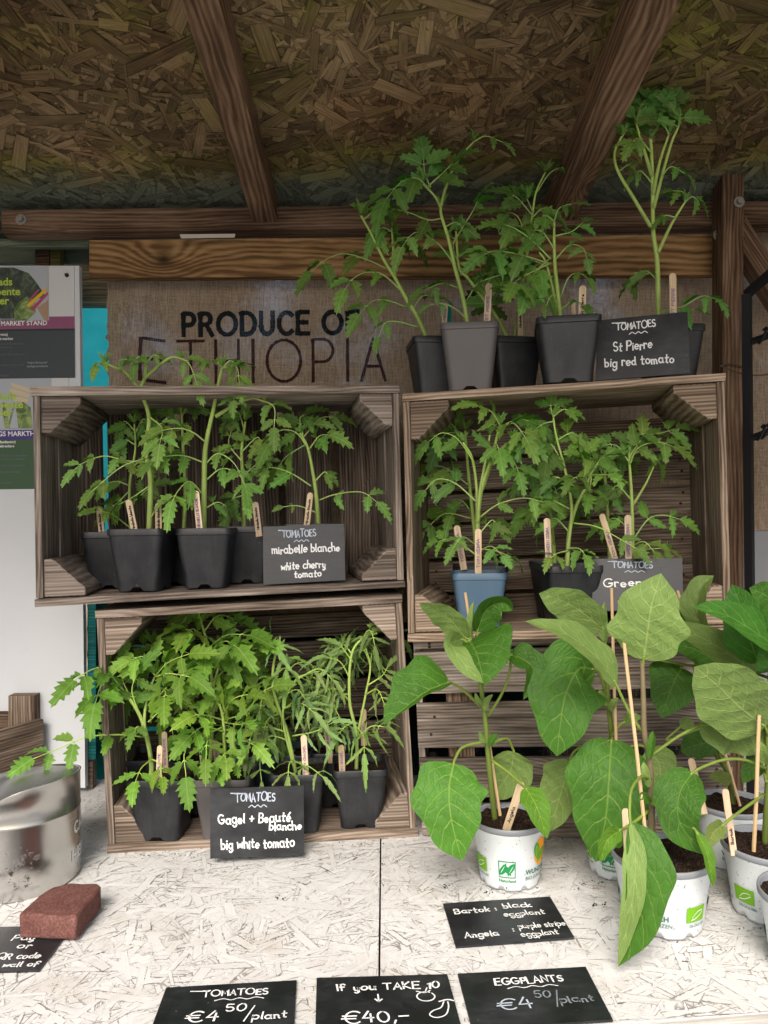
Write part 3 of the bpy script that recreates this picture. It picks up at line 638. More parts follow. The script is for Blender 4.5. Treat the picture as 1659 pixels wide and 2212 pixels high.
def strokes(text, x0, y0, h, gap=2.6, jit=.35, slant=0, wob=0):
    """polylines for a line of text in a plane, capital height h"""
    out = []; x = 0; k = h / 10
    for i, ch in enumerate(text):
        if ch == ' ': x += 5; continue
        gl = G.get(ch)
        if gl is None: continue
        dy = R(-jit, jit); sc_ = 1 + R(-.10, .10) * (jit > 0); sl2 = slant + R(-.10, .10) * (jit > 0); ww = max([p[0] for s in gl for p in s] + [1])
        for s in gl:
            pts = [Vector(((x + p[0] * sc_ + sl2 * p[1]) * k + x0, (p[1] * sc_ + dy) * k + y0 + wob * math.sin(x * .13) * k, 0)) for p in s]
            if len(pts) > 2 and ch in 'aceghnmprstuywfdboq~éSC05': pts = cr(pts, len(pts) * 2)
            out.append(pts)
        x += ww * sc_ + gap
    return out, x * k
def ribbon(mb, pts, w_, mp, mi=0):
    n = len(pts)
    if n < 2: return
    L = []; Rr = []
    ext = w_ * .45
    P = [Vector(p) for p in pts]
    d0 = (P[0] - P[1]); d1 = (P[-1] - P[-2])
    if d0.length > 1e-9: P[0] = P[0] + d0.normalized() * ext
    if d1.length > 1e-9: P[-1] = P[-1] + d1.normalized() * ext
    for i in range(n):
        a = P[max(i - 1, 0)]; b = P[min(i + 1, n - 1)]; t = (b - a)
        t = t.normalized() if t.length > 1e-9 else Vector((1, 0, 0)); nn = Vector((-t.y, t.x, 0))
        wk = w_ / 2
        if 0 < i < n - 1:
            t1 = (P[i] - P[i - 1]).normalized(); t2 = (P[i + 1] - P[i]).normalized(); wk = w_ / 2 / max(.6, math.sqrt(max(.05, (1 + t1.dot(t2)) / 2)))
        wk *= R(.82, 1.12)
        L.append(P[i] + nn * wk); Rr.append(P[i] - nn * wk)
    vs = [mp(p.x, p.y) for p in L] + [mp(p.x, p.y) for p in Rr]
    uv = [(v.x, v.z) for v in vs]
    mb.add(vs, [(n + i, n + i + 1, i + 1, i) for i in range(n - 1)], uv, (1, 1, 1), mi)
def write(mb, text, cx, y, h, w_, mp, align='c', mi=0, **k):
    st, wd = strokes(text, 0, 0, h, **k)
    sx = cx - (wd / 2 if align == 'c' else 0)
    for s in st: ribbon(mb, [Vector((p.x + sx, p.y + y, 0)) for p in s], w_, mp, mi)
    return wd
def write_w(mb, text, x0, x1, y, h, w_, mp, mi=0, **k):
    """a line of text fitted between x0 and x1"""
    st, wd = strokes(text, 0, 0, h, **k); f = (x1 - x0) / wd
    for s in st: ribbon(mb, [Vector((p.x * f + x0, p.y + y, 0)) for p in s], w_, mp, mi)
def printed(mb, text, x, y, h, mp, mi=0, bold=0, align='LEFT'):
    cu = bpy.data.curves.new('t', 'FONT'); cu.body = text; cu.size = h / .69; cu.offset = bold * h; cu.align_x = align; cu.resolution_u = 3
    o = bpy.data.objects.new('t', cu); COL.objects.link(o); bpy.context.view_layer.update()
    me = bpy.data.meshes.new_from_object(o)
    vs = [mp(v.co.x + x, v.co.y + y) for v in me.vertices]; fs = [tuple(p.vertices) for p in me.polygons]
    mb.add(vs, fs, None, (1, 1, 1), mi)
    bpy.data.objects.remove(o); bpy.data.curves.remove(cu); bpy.data.meshes.remove(me)
def plane_map(p0, px, py):
    """u along px, v along py (unit vectors), from p0, lifted a little off the surface"""
    px = px.normalized(); n = px.cross(py).normalized(); py = n.cross(px)
    return lambda u, v, e=.0006: p0 + px * u + py * v + n * e

# lettering on the burlap follows the cloth
dg = bpy.context.evaluated_depsgraph_get(); dg.update()
from mathutils.bvhtree import BVHTree
def on_cloth(o):
    vs = [v.co + o.location for v in o.data.vertices]; t = BVHTree.FromPolygons(vs, [tuple(p.vertices) for p in o.data.polygons])
    def f(x, z):
        h = t.ray_cast(Vector((x, 0, z)), Vector((0, 1, 0)))[0]
        return (h or Vector((x, 1.53, z))) - Vector((0, .0012, 0))
    return f
mpb = on_cloth(burlap)
def line_px(mb, text, xa, xb, ytop, ybot, Z, w_, m_, sub=6, **k):
    a = at(xa, ybot, Z); b = at(xb, ybot, Z); tp = at(xa, ytop, Z); h = tp.z - a.z
    st, wd = strokes(text, 0, 0, h, **k); f = (b.x - a.x) / wd
    for s in st:
        pts = []
        for i in range(len(s) - 1):
            for q in range(sub): pts.append(s[i].lerp(s[i + 1], q / sub))
        pts.append(s[-1])
        mb2 = [Vector((p.x * f + a.x, p.y + a.z, 0)) for p in pts]
        ribbon(mb, mb2, w_, m_)
mb = MB(); line_px(mb, 'PRODUCE OF', 397, 786, 678, 724, 1.53, .0098, mpb, gap=3.4, jit=0); mb.build('black_lettering', M_PRINTB, burlap)
mb = MB(); line_px(mb, 'ETHIOPIA', 316, 859, 738, 828, 1.53, .0062, mpb, gap=3.6, jit=0); mb.build('maroon_lettering', M_PRINTR, burlap)

# ---------------------------------------------------------------- notice board with two posters
NZ = 1.475
nb = ptboard('notice_board', M_WALL, -420, 171, (574, 574), (1702, 1702), NZ, .014, bevel=.001, parent=None)
# the right edge leans a little, as the photo's does
for v in nb.data.vertices:
    if v.co.x > .1:
        wz = (v.co + nb.location).z; v.co.x += .0115 * (at(0, 574, NZ).z - wz)
tag(nb, 'white painted notice board standing on the table behind the left crates', 'notice board')
mb = MB(); bolt(mb, at(145, 595, NZ - .001), .004); mb.build('screw', M_METAL, nb)
def poster(name, label, rows, x0, x1, extra):
    mb = MB()
    a, b = at(x0, rows[0][0], NZ - .0015), at(x1, rows[-1][1], NZ - .0015)
    boxat(mb, a.x, b.x, NZ - .0015, NZ - .0004, b.z, a.z, 'x', tint=(1, 1, 1))
    o = tag(mb.build(name, M_PAPER), label, 'poster')
    for (ya, yb, xe, m_, nm) in rows[1:]:
        mb = MB(); q0, q1 = at(x0 + .5, ya, NZ - .0019), at(xe, yb, NZ - .0019)
        mb.add([q0, Vector((q1.x, q0.y, q0.z)), q1, Vector((q0.x, q0.y, q1.z))], [(0, 3, 2, 1)]); mb.build(nm, m_, o)
    extra(o); return o
def pxmap(xp, yp, Z):
    p = at(xp, yp, Z); return lambda u, v, e=0: Vector((p.x + u, p.y, p.z + v))
def ptext(o, nm, m_, items, Z=NZ - .0026):
    mb = MB()
    for (s, x, y, hpx, bold, al) in items: printed(mb, s, 0, 0, hpx * Z / F, pxmap(x, y, Z), bold=bold, align=al)
    mb.build(nm, m_, o)
def ppoly(o, nm, m_, polys, Z=NZ - .0022):
    mb = MB()
    for k, p in enumerate(polys):
        q = [at(x, y, Z - .0001 * k) for x, y in p]; c_ = sum(q, Vector()) / len(q)
        mb.add(q + [c_], [(i, (i + 1) % len(q), len(q)) for i in range(len(q))])
    mb.build(nm, m_, o)
def ex1(o):
    ppoly(o, 'printed_background', K_GREYB, [[(60, 578), (104, 578), (104, 692), (60, 692)]])
    ppoly(o, 'printed_leaves', K_CHARD, [[(-90, 578), (30, 578), (62, 590), (80, 612), (100, 642), (82, 645), (60, 662), (42, 668), (30, 688), (-90, 688)]], NZ - .0024)
    ppoly(o, 'printed_leaves', K_GREENS, [[(38, 655), (58, 640), (75, 650), (77, 675), (60, 690), (32, 690), (30, 670)]], NZ - .0026)
    ppoly(o, 'printed_stalk', K_YEL, [[(58, 658), (98, 622), (102, 628), (62, 664)]], NZ - .0028)
    ppoly(o, 'printed_stalk', K_PINK, [[(64, 668), (103, 630), (104, 636), (72, 672)], [(62, 648), (82, 625), (86, 626), (64, 652)]], NZ - .0028)
    ppoly(o, 'printed_board', K_TAN, [[(80, 665), (104, 648), (104, 694), (96, 692)]], NZ - .0027)
    ptext(o, 'lime_lettering', K_LIME, [('stads', 27, 616, 16, .04, 'RIGHT'), ('groente', 44, 637, 16, .04, 'RIGHT'), ('boer', 19, 657, 16, .04, 'RIGHT')], NZ - .0032)
    ptext(o, 'white_lettering', K_WHT, [('MARKET STAND', 102, 702, 9.5, .03, 'RIGHT'), ('(self service)', 17, 725, 5.5, .03, 'RIGHT'), ('at market', 28, 734, 5.5, .03, 'RIGHT')])
    ptext(o, 'grey_lettering', K_GRY, [('find a small selection', 50, 744, 4.5, 0, 'RIGHT'), ('here in an', 27, 752, 4.5, 0, 'RIGHT'), ('via the QR code or in', 54, 767, 4.5, 0, 'RIGHT'), ('amount to our bank', 51, 790, 4.5, 0, 'RIGHT'), ('and Laura', 19, 813, 4.5, 0, 'RIGHT')])
    ptext(o, 'white_lettering', K_GREYB, [('https://bunq.me/', 81, 785, 4.5, 0, 'CENTER'), ('stadsgroenteboer', 81, 793, 4.5, 0, 'CENTER')])
poster('poster', 'vegetable poster with a magenta MARKET STAND band, upper one on the white board',
       [(578, 818), (578, 692, 106, K_GREYB, 'picture'), (687, 713, 161, K_MAG, 'colour_band'), (713, 816, 162, K_SLATE, 'text_panel')], -150, 162, ex1)
def ex2(o):
    ppoly(o, 'printed_roots', K_CREAM, [[(22, 826), (62, 838), (66, 848), (26, 836)], [(20, 838), (64, 850), (64, 860), (24, 850)], [(26, 854), (62, 862), (60, 870), (30, 866)]], NZ - .0024)
    ppoly(o, 'printed_leaves', K_GREENS, [[(34, 880), (50, 868), (66, 880), (70, 925), (40, 925)], [(4, 870), (10, 870), (22, 925), (10, 925)], [(30, 870), (32, 870), (20, 925), (16, 925)]], NZ - .0025)
    ptext(o, 'lime_lettering', K_LIME, [('stads', 34, 862, 16, .04, 'RIGHT'), ('groente', 50, 881, 16, .04, 'RIGHT'), ('boer', 27, 898, 16, .04, 'RIGHT')], NZ - .0032)
    ptext(o, 'white_lettering', K_WHT, [('ZELFBEDIENINGS MARKTHAL', 92, 941, 10, .03, 'RIGHT'), ("(zelfbediening)", 34, 957, 5.5, .03, 'RIGHT'), ('uitgebreidere', 31, 966, 5.5, .03, 'RIGHT')])
    ptext(o, 'grey_lettering', K_GRY, [('vind je bij ons een kleine', 58, 986, 4.5, 0, 'RIGHT'), ('verantwoorde manier', 53, 993, 4.5, 0, 'RIGHT'), ('QR-code of in de kassa.', 55, 1007, 4.5, 0, 'RIGHT'), ('onze bankrekening', 41, 1021, 4.5, 0, 'RIGHT'), ('en Laura', 25, 1044, 4.5, 0, 'RIGHT')])
poster('poster', 'vegetable poster with a purple band above green, lower one on the white board',
       [(820, 1056), (820, 928, 112, K_GREYB, 'picture'), (927, 951, 150, K_PUR, 'colour_band'), (951, 1055, 150, K_GRN, 'text_panel')], -150, 150, ex2)

# ---------------------------------------------------------------- black metal rack and twine at the right
rack = thing('metal_rack', 'black metal rack with hooks standing beyond the right post', 'rack', tab(1616, 1800))
mb = MB()
def bar(p, q, r=.006, sides=4): tube(mb, [p, q], r, sides=sides)
a = at(1613, 636, 1.33); bx_ = at(1616, 1290, 1.33)
bar(a, Vector((bx_.x, 1.33, TABLE)), .0095); bar(a, at(1700, 560, 1.33), .009)
for yy in (742, 950): bar(at(1614, yy, 1.33), at(1720, yy - 40, 1.33), .006)
bar(at(1720, 560, 1.33), Vector((at(1720, 1290, 1.33).x, 1.33, TABLE)), .0095)
mb.build('frame', M_METAL, rack)
for yy, xx in ((925, 1636), (922, 1646), (716, 1640)):
    mb = MB(); p = at(xx, yy + 25, 1.322)
    tube(mb, cr([p, p + Vector((0, -.01, .004)), p + Vector((.004, -.016, .016)), p + Vector((.008, -.010, .024)), p + Vector((.004, -.006, .02))], 12), .0028); mb.build('hook', M_METAL, rack)
mb = MB()
p0, p1 = at(1556, 790, 1.39), at(1690, 802, 1.37)
tube(mb, [p0.lerp(p1, i / 30) + Vector((.0012 * math.sin(i * 2.2), .0012 * math.cos(i * 2.2), -.012 * math.sin(math.pi * i / 30))) for i in range(31)], .0016, sides=5)
tube(mb, cr([at(1558, 790, 1.396), at(1580, 786, 1.392), at(1606, 792, 1.396), at(1612, 795, 1.43)], 14), .0017, sides=5)
tag(mb.build('twine', mat('jute_twine', .9, (.12, .08, .05))[0]), 'brown twine tied round the right post above the crate', 'twine')
# ---------------------------------------------------------------- crates
class Cage:
    """a slightly racked box: eight corners, addressed by fractions u (across) v (depth) w (height)"""
    def __init__(s, fl, fr, tl, tr, depth):
        e = ((fr - fl) + (tr - tl)); e.z = 0; e.normalize(); b = Vector((-e.y, e.x, 0)) * depth
        s.c = {(0,0,0): fl, (1,0,0): fr, (0,0,1): tl, (1,0,1): tr}
        for k in list(s.c): s.c[(k[0], 1, k[2])] = s.c[k] + b
        s.W = (fr - fl).length; s.H = (tl - fl).length; s.D = depth
    def p(s, u, v, w):
        o = Vector()
        for (i, j, k), q in s.c.items(): o += q * ((u if i else 1 - u) * (v if j else 1 - v) * (w if k else 1 - w))
        return o
    def floor(s, x, y, top=False):
        t = (.013 / s.H); w = 1 if top else t
        u = v = .5
        for _ in range(8):
            q = s.p(u, v, w); du = s.p(u + .01, v, w) - q; dv = s.p(u, v + .01, w) - q
            det = du.x * dv.y - du.y * dv.x; ex, ey = x - q.x, y - q.y
            u += .01 * (ex * dv.y - ey * dv.x) / det; v += .01 * (du.x * ey - du.y * ex) / det
        return s.p(u, v, w).z
def cboard(mb, cg, u, v, w, axis, jit=.0, **k):
    U, V, W = u, v, w; f = lambda a, b, c: cg.p(U[a], V[b], W[c]) + Vector((R(-jit, jit), R(-jit, jit), R(-jit, jit)))
    P = {(a, b, c): f(a, b, c) for a in (0, 1) for b in (0, 1) for c in (0, 1)}
    if axis == 'u': c = [[[P[(i, k2, j)] if (w[1] - w[0]) * cg.H > (v[1] - v[0]) * cg.D else P[(i, j, k2)] for k2 in (0, 1)] for j in (0, 1)] for i in (0, 1)]
    elif axis == 'v': c = [[[P[(k2, i, j)] if (w[1] - w[0]) * cg.H > (u[1] - u[0]) * cg.W else P[(j, i, k2)] for k2 in (0, 1)] for j in (0, 1)] for i in (0, 1)]
    else: c = [[[P[(j, k2, i)] for k2 in (0, 1)] for j in (0, 1)] for i in (0, 1)]
    hexa(mb, c, **k)
def gt(a, b, s=0):
    x = R(a, b); return (x * (1 + s), x, x * (1 - s * .6))
def crate(label, cg, wm, slats, vertical, tints=(.8, 1.15), blk=.055, front_slats=False, sw=.02, cuts=(), warm=.02, skip=(), back=None):
    o = thing('wooden_crate', label, 'crate', cg.p(.5, .5, 0), 'wooden fruit crates stacked on the table')
    tu, tv, tw = .0115 / cg.W, .0115 / cg.D, .0125 / cg.H
    J = .0012
    for nm, ws in (('top_board', (1 - tw, 1)), ('bottom_board', (0, tw))):
        mb = MB()
        cboard(mb, cg, (0, 1), (-.012, .47), ws, 'u', J, tint=gt(*tints, warm)); cboard(mb, cg, (.004, .996), (.49, 1), ws, 'u', J, tint=gt(*tints, warm))
        mb.build(nm, wm, o, bevel=.0014)
    g = .0006 / cg.H
    for us in ((0.003, tu), (1 - tu, .997)):
        mb = MB()
        cboard(mb, cg, us, (0, .45), (tw + g, 1 - tw - g), 'w', J * .5, tint=gt(*tints, warm)); cboard(mb, cg, us, (.50, .985), (tw + g, 1 - tw - g), 'w', J * .5, tint=gt(*tints, warm))
        mb.build('side_panel', wm, o, bevel=.0014)
    bu, bw = blk / cg.W, blk / cg.H
    for (su, sw_) in ((0, 0), (1, 0), (0, 1), (1, 1)):
        if (su, sw_) in skip: continue
        k = R(.88, 1.12); a = bu * k; b = bw * k * R(.9, 1.1)
        pr = [(tu + .001, tw + g * 2), (tu + a, tw + g * 2), (tu + a, tw + b * .22), (tu + a * .22, tw + b), (tu + .001, tw + b)]
        mb = MB(); n = len(pr); v0, v1 = R(.0, .03), .955
        vs = [cg.p(1 - u if su else u, v, 1 - w_ if sw_ else w_) for v in (v0, v1) for (u, w_) in pr]
        fs = [(i, (i + 1) % n, n + (i + 1) % n, n + i) for i in range(n)] + [tuple(range(n))[::-1], tuple(range(n, 2 * n))]
        if (su + sw_) % 2: fs = [f[::-1] for f in fs]
        t = gt(*tints, warm); o1 = (R(0, 30), R(0, 30))
        for fi, f in enumerate(fs):
            if fi < n: uv = [(o1[0] + (0 if q < n else cg.D), o1[1] + [0, .06, .075, .13, .15][q % n] * .6) for q in f]
            else: uv = [(o1[0] + pr[q % n][0] * cg.W * .25, o1[1] + pr[q % n][1] * cg.H) for q in f]
            mb.add([vs[q] for q in f], [tuple(range(len(f)))], uv, t if fi < n else tuple(x * .95 for x in t))
        ob = mb.build('corner_block', wm, o); weld(ob); ob.modifiers.new('bevel', 'BEVEL').width = .0012
    mb = MB(); vv = (-.002 - tv, -.002) if front_slats else (1.001, 1.001 + tv)
    for (a, b) in slats:
        if vertical: cboard(mb, cg, (a, b), vv, (.002, .998), 'w', J, tint=gt(*tints, warm))
        else: cboard(mb, cg, (.003, .997), vv, (a, b), 'u', J, tint=gt(*tints, warm))
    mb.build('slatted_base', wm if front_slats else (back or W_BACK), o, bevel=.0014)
    k = 0
    for (a, b) in slats:
        for uu in ((.055, .95) if not vertical else ((a + b) / 2,)):
            for ww in ((a + (b - a) * .3, a + (b - a) * .7) if not vertical else (.05, .95)):
                q = cg.p(uu + R(-.01, .01), (-.002 - tv) if front_slats else 1.0, ww); e = (cg.p(.5, 0, .5) - cg.p(.5, 1, .5)).normalized()
                mb = MB(); tube(mb, [q - e * .002, q + e * .0008], .0026, sides=8); mb.build('nail', M_NAIL, o)
    return o
M_NAIL = mat('rusty_nail', .8, (.05, .03, .022), metal=.3)[0]
CAGE = {}
# upper left, the wide one with upright slats
CAGE['UL'] = Cage(at(76, 1311, 1.18), at(874, 1269, 1.265), at(68, 837, 1.18), at(862, 832, 1.265), .215)
bx = lambda x, l=195, r=815: (x - l) / (r - l)
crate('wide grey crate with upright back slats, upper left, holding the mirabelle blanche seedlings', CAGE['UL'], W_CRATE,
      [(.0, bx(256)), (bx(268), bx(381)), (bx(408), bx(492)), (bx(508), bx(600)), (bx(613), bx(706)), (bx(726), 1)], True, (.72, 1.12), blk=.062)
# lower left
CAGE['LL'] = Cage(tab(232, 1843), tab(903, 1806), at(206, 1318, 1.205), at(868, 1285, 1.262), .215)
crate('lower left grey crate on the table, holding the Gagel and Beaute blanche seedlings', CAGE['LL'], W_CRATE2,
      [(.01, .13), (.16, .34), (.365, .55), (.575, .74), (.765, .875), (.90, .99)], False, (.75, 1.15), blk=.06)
# upper right
CAGE['UR'] = Cage(at(881, 1385, 1.24), at(1583, 1368, 1.15), at(869, 851, 1.24), at(1566, 806, 1.15), .215)
crate('newer brown crate at upper right with level back slats, holding the zebra tomato seedlings', CAGE['UR'], W_RIGHT,
      [(.01, .125), (.145, .285), (.305, .455), (.475, .60), (.62, .755), (.775, .905)], False, (.72, 1.05), blk=.062, warm=.05, back=W_CRATE2)
# lower right, turned with its slatted base to the viewer
zt = CAGE['UR'].p(.03, .1, 0).z - .0012; zr = CAGE['UR'].p(.97, .1, 0).z - .0012
p0 = tab(912, 1800); p1 = tab(1600, 1800); p1 = Vector((p0.x + .50, p0.y - .035, TABLE))
CAGE['LR'] = Cage(p0, p1, Vector((p0.x - .012, p0.y, zt)), Vector((p1.x, p1.y, zr)), .215)
crate('lower right crate turned with its slatted base to the viewer, behind the eggplants', CAGE['LR'], W_CRATE,
      [(.948, .99), (.72, .935), (.45, .672), (.20, .395), (.01, .16)], False, (.7, 1.0), front_slats=True)
lr = bpy.data.objects[-1] if False else [o for o in bpy.data.objects if o.get('label', '').startswith('lower right crate')][0]
mb = MB(); cboard(mb, CAGE['LR'], (.10, .185), (.003, .055), (.04, .96), 'w', 0, tint=(.7, .6, .5)); mb.build('inner_slat', W_CRATE2, lr)
# box at the far left
box = thing('wooden_box', 'old wooden box with an upright corner post behind the steel tin', 'box', tab(20, 1760))
a, b = tab(-120, 1800), tab(84, 1722)
zt1 = at(84, 1552, b.y).z
mb = MB(); dn = (b - a).normalized(); nn = Vector((dn.y, -dn.x, 0)) * .014
c = [[[p + nn * k + Vector((0, 0, (zt1 - TABLE - (.0)) * j)) for k in (0, 1)] for j in (0, 1)] for p in (a, b)]
hexa(mb, c, (.9, .85, .8)); mb.build('side_panel', W_CRATE2, box, bevel=.002)
mb = MB(); q0, q1 = tab(8, 1735), tab(64, 1735)
boxat(mb, q0.x, q1.x, q0.y + .02, q0.y + .055, TABLE, at(30, 1503, q0.y + .02).z, 'z', tint=(.8, .76, .72)); mb.build('corner_post', W_CRATE2, box, bevel=.002)
mb = MB(); boxat(mb, a.x - .1, q0.x - .004, q0.y + .03, q0.y + .045, TABLE, at(0, 1540, q0.y + .03).z, 'x', tint=(.6, .5, .45)); mb.build('side_panel', W_CRATE2, box, bevel=.002)

# ---------------------------------------------------------------- steel tin, paver
tin = thing('steel_tin', 'brushed steel tin with a slanted rim and chalk writing, beside the red paver', 'tin', tab(50, 1905))
TC = tab(50, 1905); TR_ = .084
fz = tab(50, 1955).y; TC = Vector((at(50, 1106, fz + TR_).x - .008, fz + TR_, TABLE))
ORG[tin.name] = TC; tin.location = TC
mb = MB(); n = 72
def rimz(th):
    dth = (th + rad(112) + math.pi) % (2 * math.pi) - math.pi
    return .144 + .011 * math.cos(th + rad(38)) - .022 * math.exp(-(dth / .62) ** 2)
rings = []
prof = [(0.0, .97, 0), (.003, 1, 0), (.055, 1, 0), (.0985, 1, 0), (.0995, 1.006, 0), (.1025, 1.006, 0), (.1035, 1, 0)]
vs = []; fs = []
def ringv(f): 
    b = len(vs)
    for k in range(n):
        th = 2 * math.pi * k / n; r, z = f(th); vs.append(TC + Vector((r * math.cos(th), r * math.sin(th), z)))
    return b
bs = [ringv(lambda th, p=p: (TR_ * p[1], min(p[0], rimz(th) - .001))) for p in prof]
bs.append(ringv(lambda th: (TR_, rimz(th)))); bs.append(ringv(lambda th: (TR_ + .0012, rimz(th) + .0006))); bs.append(ringv(lambda th: (TR_ - .0014, rimz(th) + .0006)))
bs.append(ringv(lambda th: (TR_ - .0018, rimz(th) - .003)))
for b0, b1 in zip(bs, bs[1:]):
    for k in range(n): fs.append((b0 + k, b0 + (k + 1) % n, b1 + (k + 1) % n, b1 + k))
mb.add(vs, fs, [(v.x, v.z) for v in vs]); mb.build('body', M_STEEL, tin, smooth=True)
mb = MB(); vs = []; fs = []
bs = [ringv(lambda th, q=q: ((TR_ - .0022) * q, (rimz(th) - .0025) * q + .138 * (1 - q) + .016 * (1 - q * q))) for q in (1, .9, .75, .6, .45, .3, .15, .04)]
for b0, b1 in zip(bs, bs[1:]):
    for k in range(n): fs.append((b0 + k, b0 + (k + 1) % n, b1 + (k + 1) % n, b1 + k))
fs.append(tuple(bs[-1] + k for k in range(n)))
mb.add(vs, fs, [(v.x, v.z) for v in vs]); mb.build('lid', M_LID, tin, smooth=True)
mb = MB()
tm = lambda s, h: TC + Vector(((TR_ + .0006) * math.cos(s / TR_ - math.pi / 2), (TR_ + .0006) * math.sin(s / TR_ - math.pi / 2), h))
write(mb, 'CASH', .125, .066, .016, .0032, tm, 'l', gap=3); write(mb, 'HIER', .119, .028, .014, .0030, tm, 'l', gap=3)
mb.build('chalk_lettering', CHALK, tin)
# paver: a bevelled, roughened block with one rounded corner
def paver():
    z0 = TABLE + .0032; z1 = z0 + .031
    f0, f1 = tab(40, 2028, z0), tab(166, 2033, z0)
    yb = tab(219, 1905, z1).y; xl = f0.x + .006; xr = f1.x - .002
    out = []
    base = [(f0.x, f0.y), (f1.x, f1.y), (f1.x + .002, yb - .012), (f1.x - .008, yb), (f0.x + .030, yb), (f0.x + .012, yb - .012), (f0.x + .003, yb - .035)]
    bm = bmesh.new(); lo = [bm.verts.new((x, y, z0)) for x, y in base]; hi = [bm.verts.new((x, y, z1)) for x, y in base]
    m_ = len(base); bm.faces.new(lo[::-1]); bm.faces.new(hi)
    for i in range(m_): bm.faces.new((lo[i], lo[(i + 1) % m_], hi[(i + 1) % m_], hi[i]))
    bmesh.ops.bevel(bm, geom=bm.edges[:], offset=.0048, segments=3, affect='EDGES', profile=.6)
    bmesh.ops.triangulate(bm, faces=bm.faces[:]); bmesh.ops.subdivide_edges(bm, edges=bm.edges[:], cuts=3, use_grid_fill=True)
    for v in bm.verts:
        k = .0016 if v.co.z > z0 + .004 else .0005
        v.co += Vector((noise.noise(v.co * 40), noise.noise(v.co * 40 + Vector((9, 0, 0))), noise.noise(v.co * 40 + Vector((0, 9, 0))) * .8)) * k + Vector((noise.noise(v.co * 220), 0, noise.noise(v.co * 220 + Vector((5, 5, 5))))) * .0005
    mb = MB(); bm.verts.index_update(); mb.add([v.co.copy() for v in bm.verts], [tuple(v.index for v in f.verts) for f in bm.faces]); bm.free()
    return tag(mb.build('paver', M_BRICK, smooth=True), 'red concrete paver weighing down a chalkboard card beside the steel tin', 'paver')
paver()

# ---------------------------------------------------------------- chalkboard cards
def card(label, P, texts, th=.0025, flatc=False, W=.148, H=.105):
    """P: corners TL TR BR BL. texts: (text, u centre, v baseline, cap height, stroke, material index, extra) in a 0..1 card"""
    TL, TR2, BR, BL = P
    n = (TR2 - TL).cross(TL - BL).normalized(); n = n if n.dot(EYE - TL) > 0 else -n
    mb = MB(); c = [[[p - n * (th * (1 - k)) for k in (0, 1)] for p in (lo, hi)] for lo, hi in ((BL, TL), (BR, TR2))]
    hexa(mb, c, (1, 1, 1)); o = tag(mb.build('chalkboard_card', M_BOARD, bevel=.0006), label, 'sign')
    def mp(x, y):
        u, v = x / W, y / H
        return (BL * (1 - u) + BR * u) * (1 - v) + (TL * (1 - u) + TR2 * u) * v + n * .0005
    by = {}
    for t in texts: by.setdefault(t[5], []).append(t)
    for mi, ts in by.items():
        mb = MB()
        for (s, u, v, h, sw, _, kw) in ts:
            if isinstance(s, list): ribbon(mb, cr([Vector((x * W, y * H, 0)) for x, y in s], len(s) * 4), sw, mp)
            elif isinstance(u, tuple): write_w(mb, s, u[0] * W, u[1] * W, v * H, h, sw, mp, **kw)
            else: write(mb, s, u * W, v * H, h, sw, mp, **kw)
        mb.build('chalk_lettering', (CHALK, CHALKB, CHALKG)[mi], o)
    return o
def stand(xs, ys, Zb, lean=.02):
    (a, b, c_, d) = xs; zz = Zb if isinstance(Zb, tuple) else (Zb, Zb)
    return [at(a, ys[0], zz[0] + lean), at(b, ys[1], zz[1] + lean), at(c_, ys[2], zz[1]), at(d, ys[3], zz[0])]
K = dict(gap=2.2, jit=.8); WAVE = lambda x0, x1, y: [(x0 + (x1 - x0) * i / 6, y + (.018 if i % 2 else -.012)) for i in range(7)]
hd = lambda u0, u1, v, mi=1: [('TOMATOES', (u0, u1), v, .0125, .0019, mi, K), (WAVE(u0 + .14, u1 - .1, v - .075), 0, 0, 0, .0014, mi, {}), ([(u0 - .05, v + .125), (u0 + .1, v + .115)], 0, 0, 0, .0018, mi, {})]
card('chalkboard card for mirabelle blanche, white cherry tomato, leaning in the upper left crate', stand((568, 743, 746, 569), (1138, 1131, 1253, 1263), (1.250, 1.262), .014),
     hd(.24, .66, .80) + [('mirabelle blanche', (.11, .95), .52, .0145, .0023, 0, K), ('white cherry', (.22, .77), .24, .0135, .0023, 0, K), ('tomato', (.38, .72), .09, .012, .0023, 0, K)])
card('tilted chalkboard card for St Pierre, big red tomato, on top of the right crate', stand((1290, 1485, 1491, 1287), (692, 673, 806, 822), (1.215, 1.185), .02),
     hd(.22, .66, .80, 0) + [('St Pierre', (.19, .62), .45, .0155, .0023, 0, K), ('big red tomato', (.10, .85), .20, .0145, .0023, 0, K)])
card('chalkboard card for green tomatoes, partly hidden by a large eggplant leaf', stand((1281, 1474, 1476, 1279), (1207, 1206, 1318, 1320), (1.19, 1.175), .02),
     hd(.22, .68, .82) + [('Green', (.12, .58), .46, .017, .0024, 0, K)])
card('chalkboard card for Gagel and Beaute blanche, leaning on the lower left crate', stand((454, 656, 657, 454), (1704, 1697, 1847, 1855), (1.162, 1.175), .014),
     hd(.27, .70, .80) + [('Gagel + Beauté', (.09, .87), .49, .0145, .0023, 0, K), ('blanche', (.63, .985), .375, .0125, .0023, 0, K), ('big white tomato', (.12, .91), .13, .0145, .0023, 0, K)])
tb = lambda *q: [tab(x, y, TABLE + .0030) for x, y in q]
